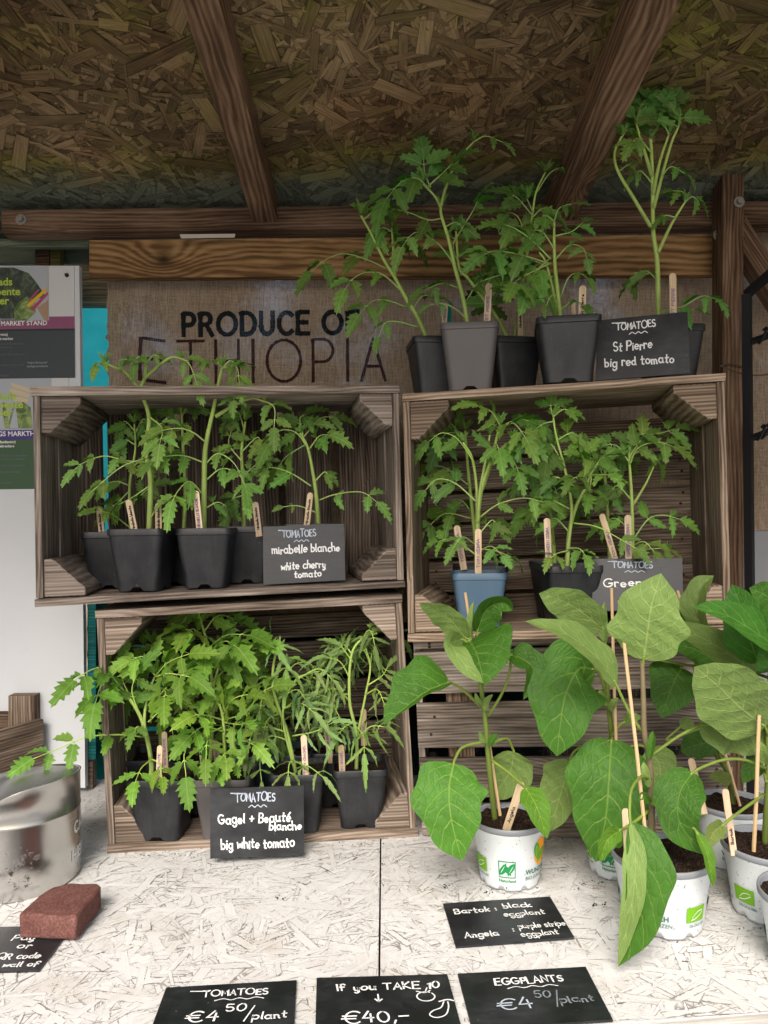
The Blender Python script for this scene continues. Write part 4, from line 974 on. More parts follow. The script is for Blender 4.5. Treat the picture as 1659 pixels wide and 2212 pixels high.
card('flat chalkboard card explaining Bartok and Angela eggplants, in front of the first white pot', tb((957, 1951.5), (1188, 1936.5), (1241, 2024.5), (984.5, 2044.5)),
     [('Bartok :', (.08, .475), .72, .0125, .0021, 0, K), ('black', (.53, .80), .77, .0125, .0021, 0, K), ('eggplant', (.50, .88), .57, .0118, .0018, 0, K),
      ('Angela', (.10, .40), .16, .0125, .0021, 0, K), (':', (.52, .535), .22, .012, .0021, 0, K), ('purple stripe', (.58, .995), .27, .0120, .0016, 0, K), ('eggplant', (.57, .90), .085, .0118, .0017, 0, K)])
card('flat chalkboard price card for tomatoes at the front of the table', tb((359, 2133), (641, 2117), (634, 2238), (314, 2255)),
     [('TOMATOES', (.30, .80), .76, .0115, .0019, 0, K), (WAVE(.40, .76, .69), 0, 0, 0, .0013, 0, {}), ([(.20, .885), (.34, .865)], 0, 0, 0, .0016, 0, {}), ('€4', (.24, .48), .31, .019, .0022, 0, K), ('50', (.50, .66), .47, .0125, .0019, 0, K), ('/', (.64, .74), .30, .021, .0015, 0, K), ('plant', (.70, .96), .31, .0125, .0019, 0, K)])
card('flat chalkboard card offering ten plants for a lower price, with fruit doodles', tb((684, 2112), (966, 2104), (998, 2222), (681, 2232)),
     [('If you TAKE 10', (.155, .93), .72, .0135, .0021, 0, K), ('\u2193', (.43, .50), .50, .014, .0018, 0, K), ('€40,-', (.20, .68), .14, .020, .0022, 0, K),
      (arc(.80, .57, .065, .085, 60, 400, 12), 0, 0, 0, .0016, 0, {}), ([(.74, .67), (.80, .64), (.84, .68)], 0, 0, 0, .0016, 0, {}), ([(.80, .64), (.82, .73)], 0, 0, 0, .0015, 0, {}),
      ([(.92, .46), (.89, .36), (.83, .31), (.80, .24), (.84, .19), (.91, .23), (.945, .36), (.95, .46)], 0, 0, 0, .0015, 0, {}), ([(.89, .47), (.95, .50), (.99, .48)], 0, 0, 0, .0022, 0, {})])
card('flat chalkboard price card for eggplants near the table edge', tb((988.5, 2103), (1265, 2088), (1324, 2202), (1020, 2224)),
     [('EGGPLANTS', (.26, .79), .73, .0125, .0021, 0, K), (WAVE(.34, .72, .66), 0, 0, 0, .0013, 0, {}), ('€4', (.24, .52), .28, .021, .0021, 1, K), ('50', (.52, .65), .45, .0125, .0019, 2, K), ('/', (.65, .73), .30, .023, .0015, 2, K), ('plant', (.69, .95), .33, .0125, .0019, 2, K)])
card('flat chalkboard card about paying, pinned under the red paver', tb((-120, 2004), (158, 1999), (85, 2095), (-230, 2104)),
     [('Pay', (.62, .80), .66, .0125, .0019, 0, K), ('or', (.71, .83), .47, .0135, .0019, 0, K), ('QR code', (.62, .945), .24, .0125, .0019, 0, K), ('on wall of', (.60, .985), .07, .0105, .0018, 0, K)])
# ---------------------------------------------------------------- pots, labels, seedlings
def rsq(k, n, a, rr):
    """k-th of n points round a square of half side a with corner radius rr"""
    q = n // 4; s = k // q; t = (k % q) / (q - 1) if q > 1 else 0
    m_ = 3; tt = (k % q)
    pts = []
    cx = a - rr
    ang0 = -45 + 90 * s
    if tt < m_: an = 45 * tt / (m_ - 1) - 0; ang = rad(90 * s + an); c = (cx, cx); p = None
    # corner arc between 90*s and 90*s+90 centred in quadrant s, then a straight run
    an = rad(90 * s + 90 * min(tt, 4) / 4) if tt <= 4 else None
    quad = [(1, 1), (-1, 1), (-1, -1), (1, -1)][s % 4]
    if tt <= 4: return (quad[0] * cx + rr * math.cos(an), quad[1] * cx + rr * math.sin(an))
    nq = [(1, 1), (-1, 1), (-1, -1), (1, -1)][(s + 1) % 4]
    e = rad(90 * s + 90); a0 = (quad[0] * cx + rr * math.cos(e), quad[1] * cx + rr * math.sin(e)); a1 = (nq[0] * cx + rr * math.cos(e), nq[1] * cx + rr * math.sin(e))
    f = (tt - 4) / (q - 4); return (a0[0] + (a1[0] - a0[0]) * f, a0[1] + (a1[1] - a0[1]) * f)
def square_pot(o, base, m_, rim=.102, h=.105, yaw=0, ribs=False, soil=.012, tint_=(1, 1, 1)):
    n = 48; a1 = rim / 2; ab = a1 * .74; cy, sy = math.cos(yaw), math.sin(yaw)
    def ring(a, z, rr=.010, foot=False):
        out = []
        for k in range(n):
            x, y = rsq(k, n, a, rr)
            if ribs and not foot and .012 < z < h - .018: 
                if k % 12 > 4 and k % 2: x *= .985; y *= .985
            zz = z
            if foot and (k % 12) in (7, 8, 9): zz = z + .006
            out.append(base + Vector((x * cy - y * sy, x * sy + y * cy, zz)))
        return out
    R_ = [ring(ab * .99, .0005, foot=True), ring(ab, .005, foot=True), ring(ab * 1.012, .013), ring((ab + a1) / 2 * .985, h * .5), ring(a1 * .955, h - .013), ring(a1 * .957, h - .0115), ring(a1, h - .0105), ring(a1 * 1.003, h - .001), ring(a1 * .99, h), ring(a1 * .955, h), ring(a1 * .925, h - .012), ring(a1 * .84, h * .55)]
    mb = MB(); vs = [p for r in R_ for p in r]; fs = []
    for j in range(len(R_) - 1):
        for k in range(n): fs.append((j * n + k, j * n + (k + 1) % n, (j + 1) * n + (k + 1) % n, (j + 1) * n + k))
    fs.append(tuple(range(n))[::-1]); mb.add(vs, fs, None, tint_)
    ob = mb.build('pot', m_, o, smooth=True)
    e = ob.modifiers.new('edges', 'EDGE_SPLIT'); e.split_angle = rad(38)
    # soil
    mb = MB(); vs = [base + Vector((0, 0, h - soil + .002))]; G_ = 7
    for g in range(1, G_ + 1):
        for k in range(n):
            x, y = rsq(k, n, a1 * .94 * g / G_, .010 * g / G_)
            p = base + Vector((x * cy - y * sy, x * sy + y * cy, h - soil))
            p.z += .0035 * noise.noise(p * 90) + .002 * noise.noise(p * 260); vs.append(p)
    fs = [(0, 1 + k, 1 + (k + 1) % n) for k in range(n)]
    for g in range(G_ - 1):
        b0 = 1 + g * n; b1 = b0 + n
        for k in range(n): fs.append((b0 + k, b1 + k, b1 + (k + 1) % n, b0 + (k + 1) % n))
    mb.add(vs, fs); mb.build('soil', M_SOIL, o, smooth=True)
    return base + Vector((0, 0, h - soil))

def gtint(a=.8, b=1.2):
    v = R(a, b); return (v * R(.88, 1.12), v, v * R(.8, 1.15))
def leaflet(mb, p, d, n, L, W, bend=.25, fold=.25, lobes=5, col=(1, 1, 1), thin=False):
    """one toothed leaflet from p along d, facing n"""
    d = d.normalized(); n = (n - d * n.dot(d)); n = n.normalized() if n.length > 1e-6 else d.orthogonal().normalized(); s = d.cross(n)
    K_ = lobes * 2 + 1; ph = R(0, 6); vs = []; uv = []; tw = R(-.25, .25); depth = R(.5, .72) if not thin else .75
    for k in range(K_ + 1):
        t = k / K_
        env = min(1, 1.95 * (t + .06) ** .55 * max(0, 1 - t) ** 1.02)
        if thin: env *= .8
        for side in (-1, 0, 1):
            lob = 1 if (k % 2) else depth
            if k >= K_ - 1: lob = min(lob, 1)
            wd = W * env * lob * (1 + .12 * math.sin(k * 2.1 + ph + side)) * side
            tf = t + (.085 if (k % 2 and side) else (-.01 if side else 0))
            tf = min(tf, 1)
            a = tw * t; s2 = s * math.cos(a) + n * math.sin(a); n2 = n * math.cos(a) - s * math.sin(a)
            q = p + d * (L * tf * (1 - .12 * bend * tf)) - n * (bend * L * tf * tf) + s2 * wd + n2 * (fold * abs(wd)) + n2 * (.03 * L * math.sin(k * 1.7 + ph) * abs(side))
            q.z -= .12 * bend * L * tf * tf
            vs.append(q); uv.append((side * env * lob, t))
    fs = []
    for k in range(K_):
        b = k * 3
        fs += [(b, b + 1, b + 4, b + 3), (b + 1, b + 2, b + 5, b + 4)]
    mb.add(vs, [f[::-1] for f in fs], uv, col, 0)
GRAV = Vector((0, 0, -1))
def compound(mb, pts, size, kind='n', pairs=3, r=.0015, droop=.35, face=None, start=.38):
    """a compound leaf: mid-rib through pts, leaflets in pairs, size = length of the end leaflet"""
    size *= {2: 1.02, 3: 1.18, 4: 1.08}.get(pairs, 1) if kind == 'n' else 1.1
    if kind == 'n': pairs = max(1, pairs - 1)
    n = 16; C = cr(pts, n); tube(mb, C, r, r * .4, 5, 1, gtint(.8, 1.05))
    thin = kind == 'w'; base = gtint(.68, 1.25)
    def frame(i):
        T = (C[min(i + 1, n - 1)] - C[max(i - 1, 0)]).normalized()
        up = face if face else Vector((R(-.3, .3), -.62 + R(-.25, .25), .68))
        N_ = up - T * up.dot(T)
        if N_.length < .2: N_ = Vector((0, -1, .2)) - T * Vector((0, -1, .2)).dot(T)
        N_.normalize(); return T, N_, T.cross(N_)
    for q in range(pairs):
        f = start + (.86 - start) * (q / (pairs - 1) if pairs > 1 else .7); i = int(f * (n - 1))
        for sd_ in (-1, 1):
            T, N_, S = frame(min(n - 1, max(0, i + random.choice((-1, 0, 0, 1)))))
            a = rad(R(48, 72)); L = size * R(.72, .98) * (.72 + .28 * math.sin(math.pi * (q + 1) / (pairs + .6)))
            d = T * math.cos(a) + S * math.sin(a) * sd_ + GRAV * R(0, droop)
            st = C[i] + d.normalized() * L * .14
            tube(mb, [C[i], st], r * .5, r * .4, 4, 1, (.9, .95, .9), cap=False)
            c = tuple(x * R(.9, 1.1) for x in base)
            if thin: leaflet(mb, st, d, N_ + S * R(-.8, .8), L * 1.0, L * R(.13, .2), R(.1, .9), R(.5, 1.1), 4, c, True)
            else: leaflet(mb, st, d, N_ + Vector((R(-.25, .25), R(-.2, .2), 0)), L, L * R(.31, .40), R(.05, .6), R(.1, .75), 4, c)
        if q < pairs - 1 and random.random() < .6:
            T, N_, S = frame(min(n - 1, i + 1))
            for sd_ in (-1, 1): leaflet(mb, C[min(n - 1, i + 1)], T * .4 + S * sd_, N_, size * .22, size * .09, .2, .2, 2, base)
    T, N_, S = frame(n - 1)
    d = T + GRAV * droop * .6
    if thin: leaflet(mb, C[-1], d, N_, size * 1.05, size * .2, R(.2, .8), .7, 5, base, True)
    else: leaflet(mb, C[-1], d, N_ + Vector((R(-.2, .2), 0, 0)), size, size * R(.34, .42), R(.1, .45), R(.1, .5), 5, base)
def tuft(mb, p, size, k=6, up=Vector((0, -.2, 1))):
    for i in range(k):
        a = R(0, 6.28); d = up + Vector((math.cos(a), math.sin(a) * .8, 0)) * R(.4, 1)
        leaflet(mb, p + d.normalized() * .003, d, Vector((0, -.8, .6)), size * R(.6, 1), size * R(.14, .22), R(-.1, .5), .5, 3, gtint(.95, 1.3))
def seedling(label, px, Z, kind='n', stems=(), leaves=(), auto=0, pot=None, cage='UL', top=False, size=55, pm=None, rim=.091, h=.098, yaw=0, ribs=False, soil=.012,
             r=.0042, hue=(1, 1, 1), lsc=1.0, skip=0, sway=.0, autolen=(80, 130), group='potted tomato seedlings', tf=None, zlean=0.0, tufts=(), noise_z=.03):
    """px: picture column of the pot's middle, Z its distance. stems: lists of picture points from the soil upwards.
    leaves: (points, leaflet length in picture units, depth change at the tip, [pairs])"""
    X = (px - 829.5) / F * Z
    X = at(px, 1106, Z).x
    zf = CAGE[cage].floor(X, Z, top) + .0008
    base = Vector((X, Z, zf)); o = thing('potted_tomato', label, 'plant', base, group)
    sp = square_pot(o, base, pm or P_BLACK, rim, h, yaw, ribs, soil)
    ms = MB(); ml = MB(); lm = LEAFW if kind == 'w' else LEAF
    zref = lambda y: Z - zlean * max(0, (sp.z - at(px, y, Z).z) / -.4)
    allst = []
    for si, st in enumerate(stems):
        pts = [at(x, y, zref(y) + (R(-.006, .006) if i else 0)) for i, (x, y) in enumerate(st)]
        if si == 0: pts[0] = Vector((pts[0].x, Z, sp.z - .004))
        C = cr(pts, 6 * len(pts)); rr = r if si == 0 else r * .72
        tube(ms, C, rr, rr * .45, 8, 0, (.72, .7, .75), (1.05, 1.05, 1)); allst.append(C)
    ms.build('stem', STEM, o, smooth=True)
    for lf in leaves:
        if random.random() < skip: continue
        pts, s, dz = lf[:3]; pr = lf[3] if len(lf) > 3 else 3; nn = len(pts)
        z0 = zref(pts[0][1]); P = [at(x, y, z0 + dz * (i / (nn - 1)) ** 1.0) for i, (x, y) in enumerate(pts)]
        compound(ml, P, s * lsc / F * (z0 + dz), kind, pr)
    sz = size * lsc / F * Z
    for a_ in range(auto):
        C = random.choice(allst); f = R(.25, 1) ; i = int(f * (len(C) - 1)); p = C[i]
        an = R(0, 2 * math.pi); L = R(*autolen) / F * Z * (.7 + .5 * (1 - f)); hd_ = Vector((math.cos(an), math.sin(an) * .55, 0))
        P = [p, p + hd_ * L * .35 + Vector((0, 0, L * .22)), p + hd_ * L * .75 + Vector((0, 0, L * .2)), p + hd_ * L + Vector((0, 0, -L * R(.0, .25)))]
        compound(ml, P, sz * R(.8, 1.05), kind)
    for C in allst: tuft(ml, C[-1], sz * .6)
    for (x, y) in tufts: tuft(ml, at(x, y, zref(y)), sz * .7, 8)
    ml.c = [tuple(a * b for a, b in zip(q, hue)) for q in ml.c]
    if ml.v: ml.build('foliage', [lm, STEM], o, smooth=True)
    return o, sp
def stick(label, top, bot, Z, text='', wpx=13, m_=None, dz=0, ink=None, dark=1.0):
    """flat wooden plant label between two picture points"""
    a, b = at(bot[0], bot[1], Z), at(top[0], top[1], Z + dz); ax = (b - a); L = ax.length; ax.normalize()
    w_ = wpx / F * Z / 2; side = Vector((1, R(-.3, .3), 0)); side = (side - ax * side.dot(ax)).normalized(); n = side.cross(ax)
    if n.y > 0: n = -n
    pr = [(-w_, -.007), (w_, -.007), (w_, L - w_)] + [(w_ * math.cos(rad(t)), L - w_ + w_ * math.sin(rad(t))) for t in range(18, 180, 18)] + [(-w_, L - w_)]
    mb = MB(); k = len(pr); of = (R(0, 20), R(0, 20))
    vs = [a + side * x + ax * y + n * e for e in (.0009, -.0009) for x, y in pr]; uv = [(of[0] + y, of[1] + x) for e in (0, 1) for x, y in pr]
    fs = [tuple(range(k)), tuple(range(k, 2 * k))[::-1]] + [(i, k + i, k + (i + 1) % k, (i + 1) % k) for i in range(k)]
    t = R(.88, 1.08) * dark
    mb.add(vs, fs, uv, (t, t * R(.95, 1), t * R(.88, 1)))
    o = tag(mb.build('plant_label', W_STICK), label, 'plant label', 'wooden stick labels in the pots')
    if text:
        mb = MB(); lh = w_ * .78; st, wd = strokes(text, 0, 0, lh, gap=2.2, jit=.6); f = min(1.5, (L * .72) / wd)
        q0 = L * .10
        for s in st: ribbon(mb, [Vector((p.x * f + q0, p.y - lh * .4, 0)) for p in s], .0011, lambda u, v: a + ax * u - side * v + n * .0012)
        mb.build('handwriting', ink or INK, o)
    return o
# ================= top of the right crate
TG = dict(cage='UR', top=True, lsc=1.12, hue=(.80, .88, 1.1), skip=.16)
seedling('leaning tomato seedling in a ribbed black pot, leftmost on top of the right crate', 945, 1.305, stems=[[(931, 745), (904, 689), (879, 648), (853, 600), (828, 559), (802, 505), (779, 464)], [(853, 600), (850, 545), (847, 500), (846, 470)]],
  leaves=[([(833, 579), (790, 560), (745, 548), (705, 560), (672, 588)], 50, -.04), ([(871, 633), (830, 595), (795, 588), (765, 600), (745, 625)], 44, -.06), ([(876, 663), (840, 650), (805, 650), (775, 680)], 42, -.03), ([(904, 707), (860, 695), (832, 698), (818, 728)], 36, -.03, 2),
          ([(779, 464), (762, 450), (742, 478)], 44, -.03), ([(785, 475), (815, 452), (832, 466)], 44, 0), ([(803, 510), (772, 498), (752, 535)], 48, -.03), ([(812, 525), (840, 500), (862, 512)], 44, .02), ([(850, 545), (872, 520), (895, 530)], 44, .03), ([(847, 500), (825, 492), (808, 515)], 40, 0), ([(846, 478), (866, 450), (890, 455)], 44, .03), ([(835, 575), (808, 560), (790, 590)], 40, .02), ([(890, 670), (912, 640), (940, 640)], 40, .02, 2)],
  ribs=True, yaw=.12, h=.098, size=46, tufts=[(779, 462)], **TG)
seedling('tall forked tomato seedling in the grey-brown pot on top of the right crate', 1019, 1.262, stems=[[(1014, 708), (1001, 648), (981, 571), (968, 513), (953, 464), (953, 444)], [(953, 444), (963, 406), (981, 360), (1004, 327), (1024, 306)], [(953, 450), (940, 425), (911, 395)]],
  leaves=[([(953, 472), (925, 475), (880, 458), (845, 452)], 60, -.02), ([(930, 411), (900, 385), (865, 395), (835, 430)], 66, -.05), ([(930, 405), (918, 375), (915, 345)], 60, .0), ([(925, 402), (955, 375), (978, 352)], 52, -.02), ([(1024, 306), (1012, 296), (1004, 288)], 26, -.02, 2), ([(1024, 306), (1050, 294), (1088, 308)], 36, -.02, 2), ([(990, 345), (1020, 343), (1040, 362)], 34, -.03, 2),
          ([(986, 579), (950, 530), (910, 503), (888, 508), (868, 535)], 46, -.05), ([(978, 528), (1000, 490), (1022, 455), (1030, 435)], 52, -.04), ([(990, 622), (955, 612), (915, 628)], 46, -.04), ([(1009, 648), (1030, 615), (1060, 600), (1092, 592)], 44, -.05), ([(1012, 692), (980, 665), (952, 655), (925, 660)], 32, -.05, 2), ([(962, 490), (985, 480), (1000, 495)], 34, -.04, 2), ([(985, 600), (970, 640), (965, 670)], 40, -.05)],
  pm=P_GREY, yaw=-.1, r=.0042, rim=.095, h=.108, size=44, tufts=[(914, 392)], **TG)
seedling('tomato seedling in a plain black pot standing behind the grey-brown pot', 1107, 1.325, stems=[[(1110, 735), (1075, 690), (1042, 643), (1010, 600), (992, 579), (985, 500)], [(1110, 735), (1128, 620), (1142, 520), (1150, 465), (1158, 415), (1178, 372)]],
  leaves=[([(1150, 465), (1120, 430), (1105, 420)], 50, 0), ([(1156, 420), (1190, 372), (1228, 358)], 34, 0, 2), ([(1152, 460), (1130, 410), (1130, 400)], 50, .02), ([(1150, 470), (1172, 450), (1190, 460)], 46, 0), ([(1130, 610), (1100, 570), (1070, 560)], 56, -.02), ([(1135, 560), (1105, 500), (1085, 480)], 52, .0), ([(1140, 540), (1120, 470), (1080, 455)], 50, .0), ([(1075, 690), (1050, 640), (1055, 610)], 54, 0), ([(1042, 640), (1060, 600), (1075, 570)], 50, 0), ([(1000, 590), (980, 540), (985, 500)], 50, .02), ([(1128, 620), (1160, 600), (1180, 630)], 50, 0)],
  auto=1, size=50, ribs=True, yaw=.2, tufts=[(1140, 430)], **TG)
seedling('bushy tomato seedling in the black pot left of the tilted St Pierre card', 1230, 1.222, stems=[[(1214, 697), (1206, 640), (1199, 575), (1197, 520), (1197, 475)], [(1212, 690), (1200, 648), (1180, 570), (1165, 545)]],
  leaves=[([(1190, 560), (1150, 520), (1115, 495), (1090, 485)], 58, -.03), ([(1188, 570), (1130, 552), (1075, 542), (1045, 550)], 62, -.05), ([(1190, 568), (1125, 600), (1110, 615)], 58, -.05), ([(1197, 478), (1208, 450), (1235, 440)], 40, -.02, 2), ([(1197, 478), (1180, 465), (1170, 470)], 36, -.02, 2), ([(1200, 560), (1230, 530), (1258, 535), (1268, 558)], 34, -.05), ([(1210, 645), (1228, 600), (1250, 590), (1268, 600)], 40, -.05, 2), ([(1205, 640), (1190, 640), (1180, 660)], 32, -.05, 2), ([(1199, 540), (1170, 500), (1140, 500)], 54, 0), ([(1198, 510), (1235, 500), (1260, 480)], 40, .02), ([(1185, 560), (1155, 590), (1140, 625)], 50, -.03), ([(1210, 670), (1240, 650), (1262, 660)], 34, -.04, 2), ([(1182, 575), (1140, 560), (1100, 570)], 56, .02), ([(1203, 600), (1170, 610), (1150, 590)], 50, .03)],
  auto=0, size=46, yaw=-.16, rim=.100, h=.102, r=.0040, **TG)
seedling('tallest tomato seedling behind the St Pierre card, its dark top touching the roof', 1449, 1.275, stems=[[(1427, 678), (1420, 575), (1411, 500), (1410, 400), (1407, 325), (1405, 300)], [(1412, 450), (1430, 380), (1450, 310), (1465, 275)], [(1408, 380), (1390, 320), (1375, 268)], [(1406, 490), (1370, 430), (1335, 370), (1328, 330), (1343, 295)], [(1422, 545), (1450, 485), (1480, 436)], [(1411, 420), (1425, 350), (1445, 290)]],
  leaves=[([(1375, 268), (1378, 245), (1390, 215)], 60, 0), ([(1375, 270), (1395, 240), (1415, 225)], 64, .0), ([(1465, 275), (1500, 258), (1540, 252)], 72, -.02), ([(1458, 300), (1490, 285), (1518, 325)], 40, -.03, 2), ([(1465, 275), (1470, 245), (1462, 215)], 66, 0), ([(1445, 290), (1430, 255), (1430, 225)], 66, .0), ([(1407, 310), (1412, 270), (1400, 230)], 66, .03), ([(1450, 300), (1445, 250), (1440, 235)], 70, .03), ([(1407, 330), (1380, 300), (1365, 310)], 46, -.03), ([(1412, 400), (1385, 370), (1370, 380)], 34, 0, 2), ([(1430, 380), (1450, 360), (1480, 375)], 40, -.02, 2), ([(1343, 297), (1350, 285), (1352, 278)], 26, 0, 2), ([(1370, 430), (1360, 415), (1380, 410)], 34, 0, 2), ([(1335, 372), (1350, 360), (1365, 352)], 26, 0, 2),
          ([(1480, 436), (1475, 415), (1452, 412)], 36, 0, 2), ([(1480, 436), (1495, 425), (1510, 435)], 38, 0, 2), ([(1460, 470), (1440, 465), (1430, 470)], 30, 0, 2), ([(1416, 585), (1388, 540), (1355, 525), (1325, 540)], 52, -.03), ([(1420, 605), (1395, 585), (1370, 600)], 46, .03), ([(1430, 672), (1475, 662), (1515, 640), (1545, 645)], 44, -.07), ([(1425, 670), (1400, 650), (1385, 645)], 28, -.05, 2), ([(1425, 675), (1460, 672), (1500, 668)], 34, -.03, 2)],
  size=44, yaw=.1, r=.0046, zlean=.12, **TG)
st = lambda *a, **k: stick(*a, **k)
st('slim stick label beside a turquoise tag, behind the grey-brown pot', (963, 655), (959, 712), 1.31, 'ST PIERRE', 11, dark=.9, ink=INKP)
st('tall stick label with purple writing in the grey-brown pot', (1056, 612), (1052, 700), 1.235, 'ST PIERRE', 14, ink=INKP)
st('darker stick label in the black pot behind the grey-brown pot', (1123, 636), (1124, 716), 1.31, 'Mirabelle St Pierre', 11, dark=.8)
st('stick label reading St Pierre in the pot left of the tilted card', (1259, 617), (1257, 690), 1.195, 'St Pierre', 15)
st('broken white stick label half hidden beside the St Pierre stick', (1238, 650), (1240, 694), 1.225, 'Z', 9)
st('tallest stick label, standing above the St Pierre card', (1453, 590), (1454, 690), 1.235, 'ST PIERRE', 15, ink=INKP)
mb = MB(); a, b = at(967, 655, 1.318), at(972, 728, 1.318); boxat(mb, a.x - .007, a.x + .006, a.y, a.y + .001, b.z, a.z, 'z', tint=(1, 1, 1))
tag(mb.build('plastic_tag', M_TARP), 'small turquoise plastic tag behind the grey-brown pot', 'tag')
# ================= upper left crate
UL = dict(cage='UL', soil=.006, hue=(1.12, 1.14, 1.4), skip=.16)
seedling('low seedling in the leftmost black pot of the upper left crate', 245, 1.335, stems=[[(282, 1150), (280, 1048), (292, 973), (290, 915)]],
  leaves=[([(282, 1050), (250, 1040), (215, 1050)], 46, 0), ([(290, 960), (272, 950), (262, 960)], 40, 0), ([(290, 930), (270, 910), (262, 925)], 44, 0), ([(292, 935), (310, 905), (320, 920)], 44, 0), ([(282, 1090), (315, 1060), (330, 1050)], 46, 0), ([(281, 1140), (240, 1110), (205, 1105)], 42, -.05, 2), ([(280, 1060), (255, 1085), (240, 1095)], 50, 0), ([(285, 1010), (310, 990), (318, 1000)], 40, 0)],
  auto=0, size=46, yaw=.1, r=.003, **UL)
seedling('tall tomato seedling with arms spread above the top of the upper left crate', 312, 1.262, stems=[[(322, 1158), (325, 1038), (315, 973), (322, 903), (305, 843), (312, 818), (315, 788)], [(303, 843), (272, 805), (250, 795), (228, 785)], [(312, 818), (340, 793), (370, 772), (392, 776)]],
  leaves=[([(228, 785), (205, 800), (210, 835)], 46, -.03), ([(245, 793), (222, 780), (210, 790)], 40, -.03, 2), ([(262, 800), (258, 780), (275, 775)], 36, -.02, 2), ([(385, 773), (408, 785), (424, 825)], 46, -.03), ([(360, 778), (375, 765), (385, 785)], 42, -.03, 2), ([(315, 788), (300, 770), (292, 785)], 40, -.02, 2), ([(315, 788), (330, 768), (345, 770)], 34, 0, 2),
          ([(322, 898), (360, 905), (395, 933), (402, 985), (385, 1050)], 58, -.06), ([(322, 900), (350, 925), (345, 960)], 54, -.05), ([(312, 998), (270, 995), (225, 985), (180, 1000), (160, 1015)], 46, -.05, 4), ([(322, 1050), (285, 1075), (255, 1090)], 42, .03), ([(324, 1120), (345, 1090), (355, 1080)], 34, -.03, 2), ([(312, 990), (260, 1010), (200, 1060)], 44, -.06), ([(322, 1000), (355, 960), (372, 940)], 50, .02)],
  size=46, yaw=-.08, r=.0050, rim=.093, h=.101, **UL)
seedling('dark seedling in the pot hidden between the two front pots of the upper left crate', 385, 1.365, stems=[[(397, 1148), (400, 1060), (395, 960), (392, 890)]],
  leaves=[([(394, 930), (365, 885), (335, 880)], 50, 0), ([(393, 900), (410, 870), (435, 875)], 50, 0), ([(396, 960), (425, 925), (445, 920)], 50, 0), ([(392, 890), (380, 865), (368, 870)], 46, 0), ([(398, 1020), (370, 1000), (355, 1010)], 46, 0)], auto=0, size=48, **UL)
seedling('tall pale stemmed seedling in the middle front pot of the upper left crate', 448, 1.272, stems=[[(440, 1153), (442, 998), (447, 948), (460, 888), (472, 828), (480, 793)], [(465, 900), (510, 873), (545, 860), (572, 868)]],
  leaves=[([(480, 793), (462, 778), (452, 780)], 40, -.02, 2), ([(480, 795), (510, 792), (517, 825)], 46, -.03), ([(478, 800), (495, 780), (512, 785)], 36, 0, 2), ([(540, 861), (560, 850), (578, 870)], 48, -.03), ([(525, 867), (510, 855), (505, 865)], 44, -.03, 2), ([(565, 864), (592, 880), (592, 925)], 46, -.04), ([(442, 953), (415, 933), (385, 925), (350, 930)], 52, -.04), ([(442, 1000), (400, 985), (365, 985), (340, 992)], 54, -.06), ([(442, 1005), (470, 980), (505, 1000), (528, 1045)], 46, -.04), ([(442, 1040), (480, 1012), (520, 1030), (532, 1075)], 42, -.03), ([(440, 1070), (410, 1040), (385, 1060), (372, 1085)], 56, -.06), ([(440, 1125), (415, 1090), (392, 1080)], 36, -.04, 2), ([(440, 1100), (470, 1085), (490, 1095)], 40, .02)],
  size=46, yaw=.06, r=.0050, **UL)
seedling('tomato seedling in the black pot beside the mirabelle blanche card', 540, 1.345, stems=[[(527, 1148), (525, 1048), (522, 973), (530, 910)]],
  leaves=[([(525, 1000), (495, 960), (500, 930)], 46, 0), ([(523, 975), (555, 945), (565, 960)], 48, 0), ([(525, 1050), (560, 1040), (590, 1050)], 46, 0), ([(525, 1070), (500, 1080), (490, 1110)], 46, -.02), ([(528, 930), (515, 890), (500, 900)], 48, 0), ([(530, 920), (550, 900), (565, 910)], 44, 0), ([(524, 1030), (545, 1010), (560, 1000)], 40, 0)], auto=0, size=46, **UL)
seedling('tomato seedling with a bowed stem behind the mirabelle blanche card', 672, 1.345, stems=[[(688, 1150), (684, 1080), (677, 1028), (665, 968), (648, 935)]],
  leaves=[([(665, 968), (640, 935), (605, 930), (580, 960)], 52, -.03), ([(668, 970), (690, 942), (712, 940)], 50, -.02), ([(655, 945), (648, 905), (660, 895)], 50, 0), ([(655, 945), (690, 905), (725, 900)], 50, .02), ([(690, 1080), (725, 1068), (780, 1063), (815, 1085)], 46, -.05), ([(672, 1050), (630, 1023), (590, 1010), (565, 1015)], 52, .0), ([(685, 1108), (645, 1093), (610, 1095)], 26, -.03, 2), ([(660, 960), (620, 985), (600, 1010)], 50, .02), ([(680, 1040), (700, 1020), (710, 1025)], 34, 0, 2)],
  auto=0, size=46, r=.0042, **UL)
for (lb, t_, b_, Z, tx, dk) in (
  ('stick label in the leftmost pot of the upper left crate', (214, 1098), (221, 1160), 1.30, 'Mirabelle blanche', .95), ('slanted stick label at the left edge of the tall arms-spread seedling pot', (277, 1079), (292, 1152), 1.25, 'Mirabelle blanche', .95),
  ('stick label right of the stem in the tall arms-spread seedling pot', (342, 1086), (343, 1153), 1.245, 'Mirabelle blanche', .85), ('pale tall stick label in the middle front pot of the upper left crate', (423, 1060), (432, 1150), 1.242, 'MIRABELLE BLANCHE', 1.08),
  ('stick label leaning beside the mirabelle blanche card', (551, 1084), (559, 1150), 1.29, 'Mirabelle blanche', .85), ('stick label standing behind the mirabelle blanche card', (671, 1064), (662, 1140), 1.29, 'Mirabelle blanche', .95)):
    stick(lb, t_, b_, Z, tx, 13.5, dark=dk, ink=INKP if dk > 1 else None)
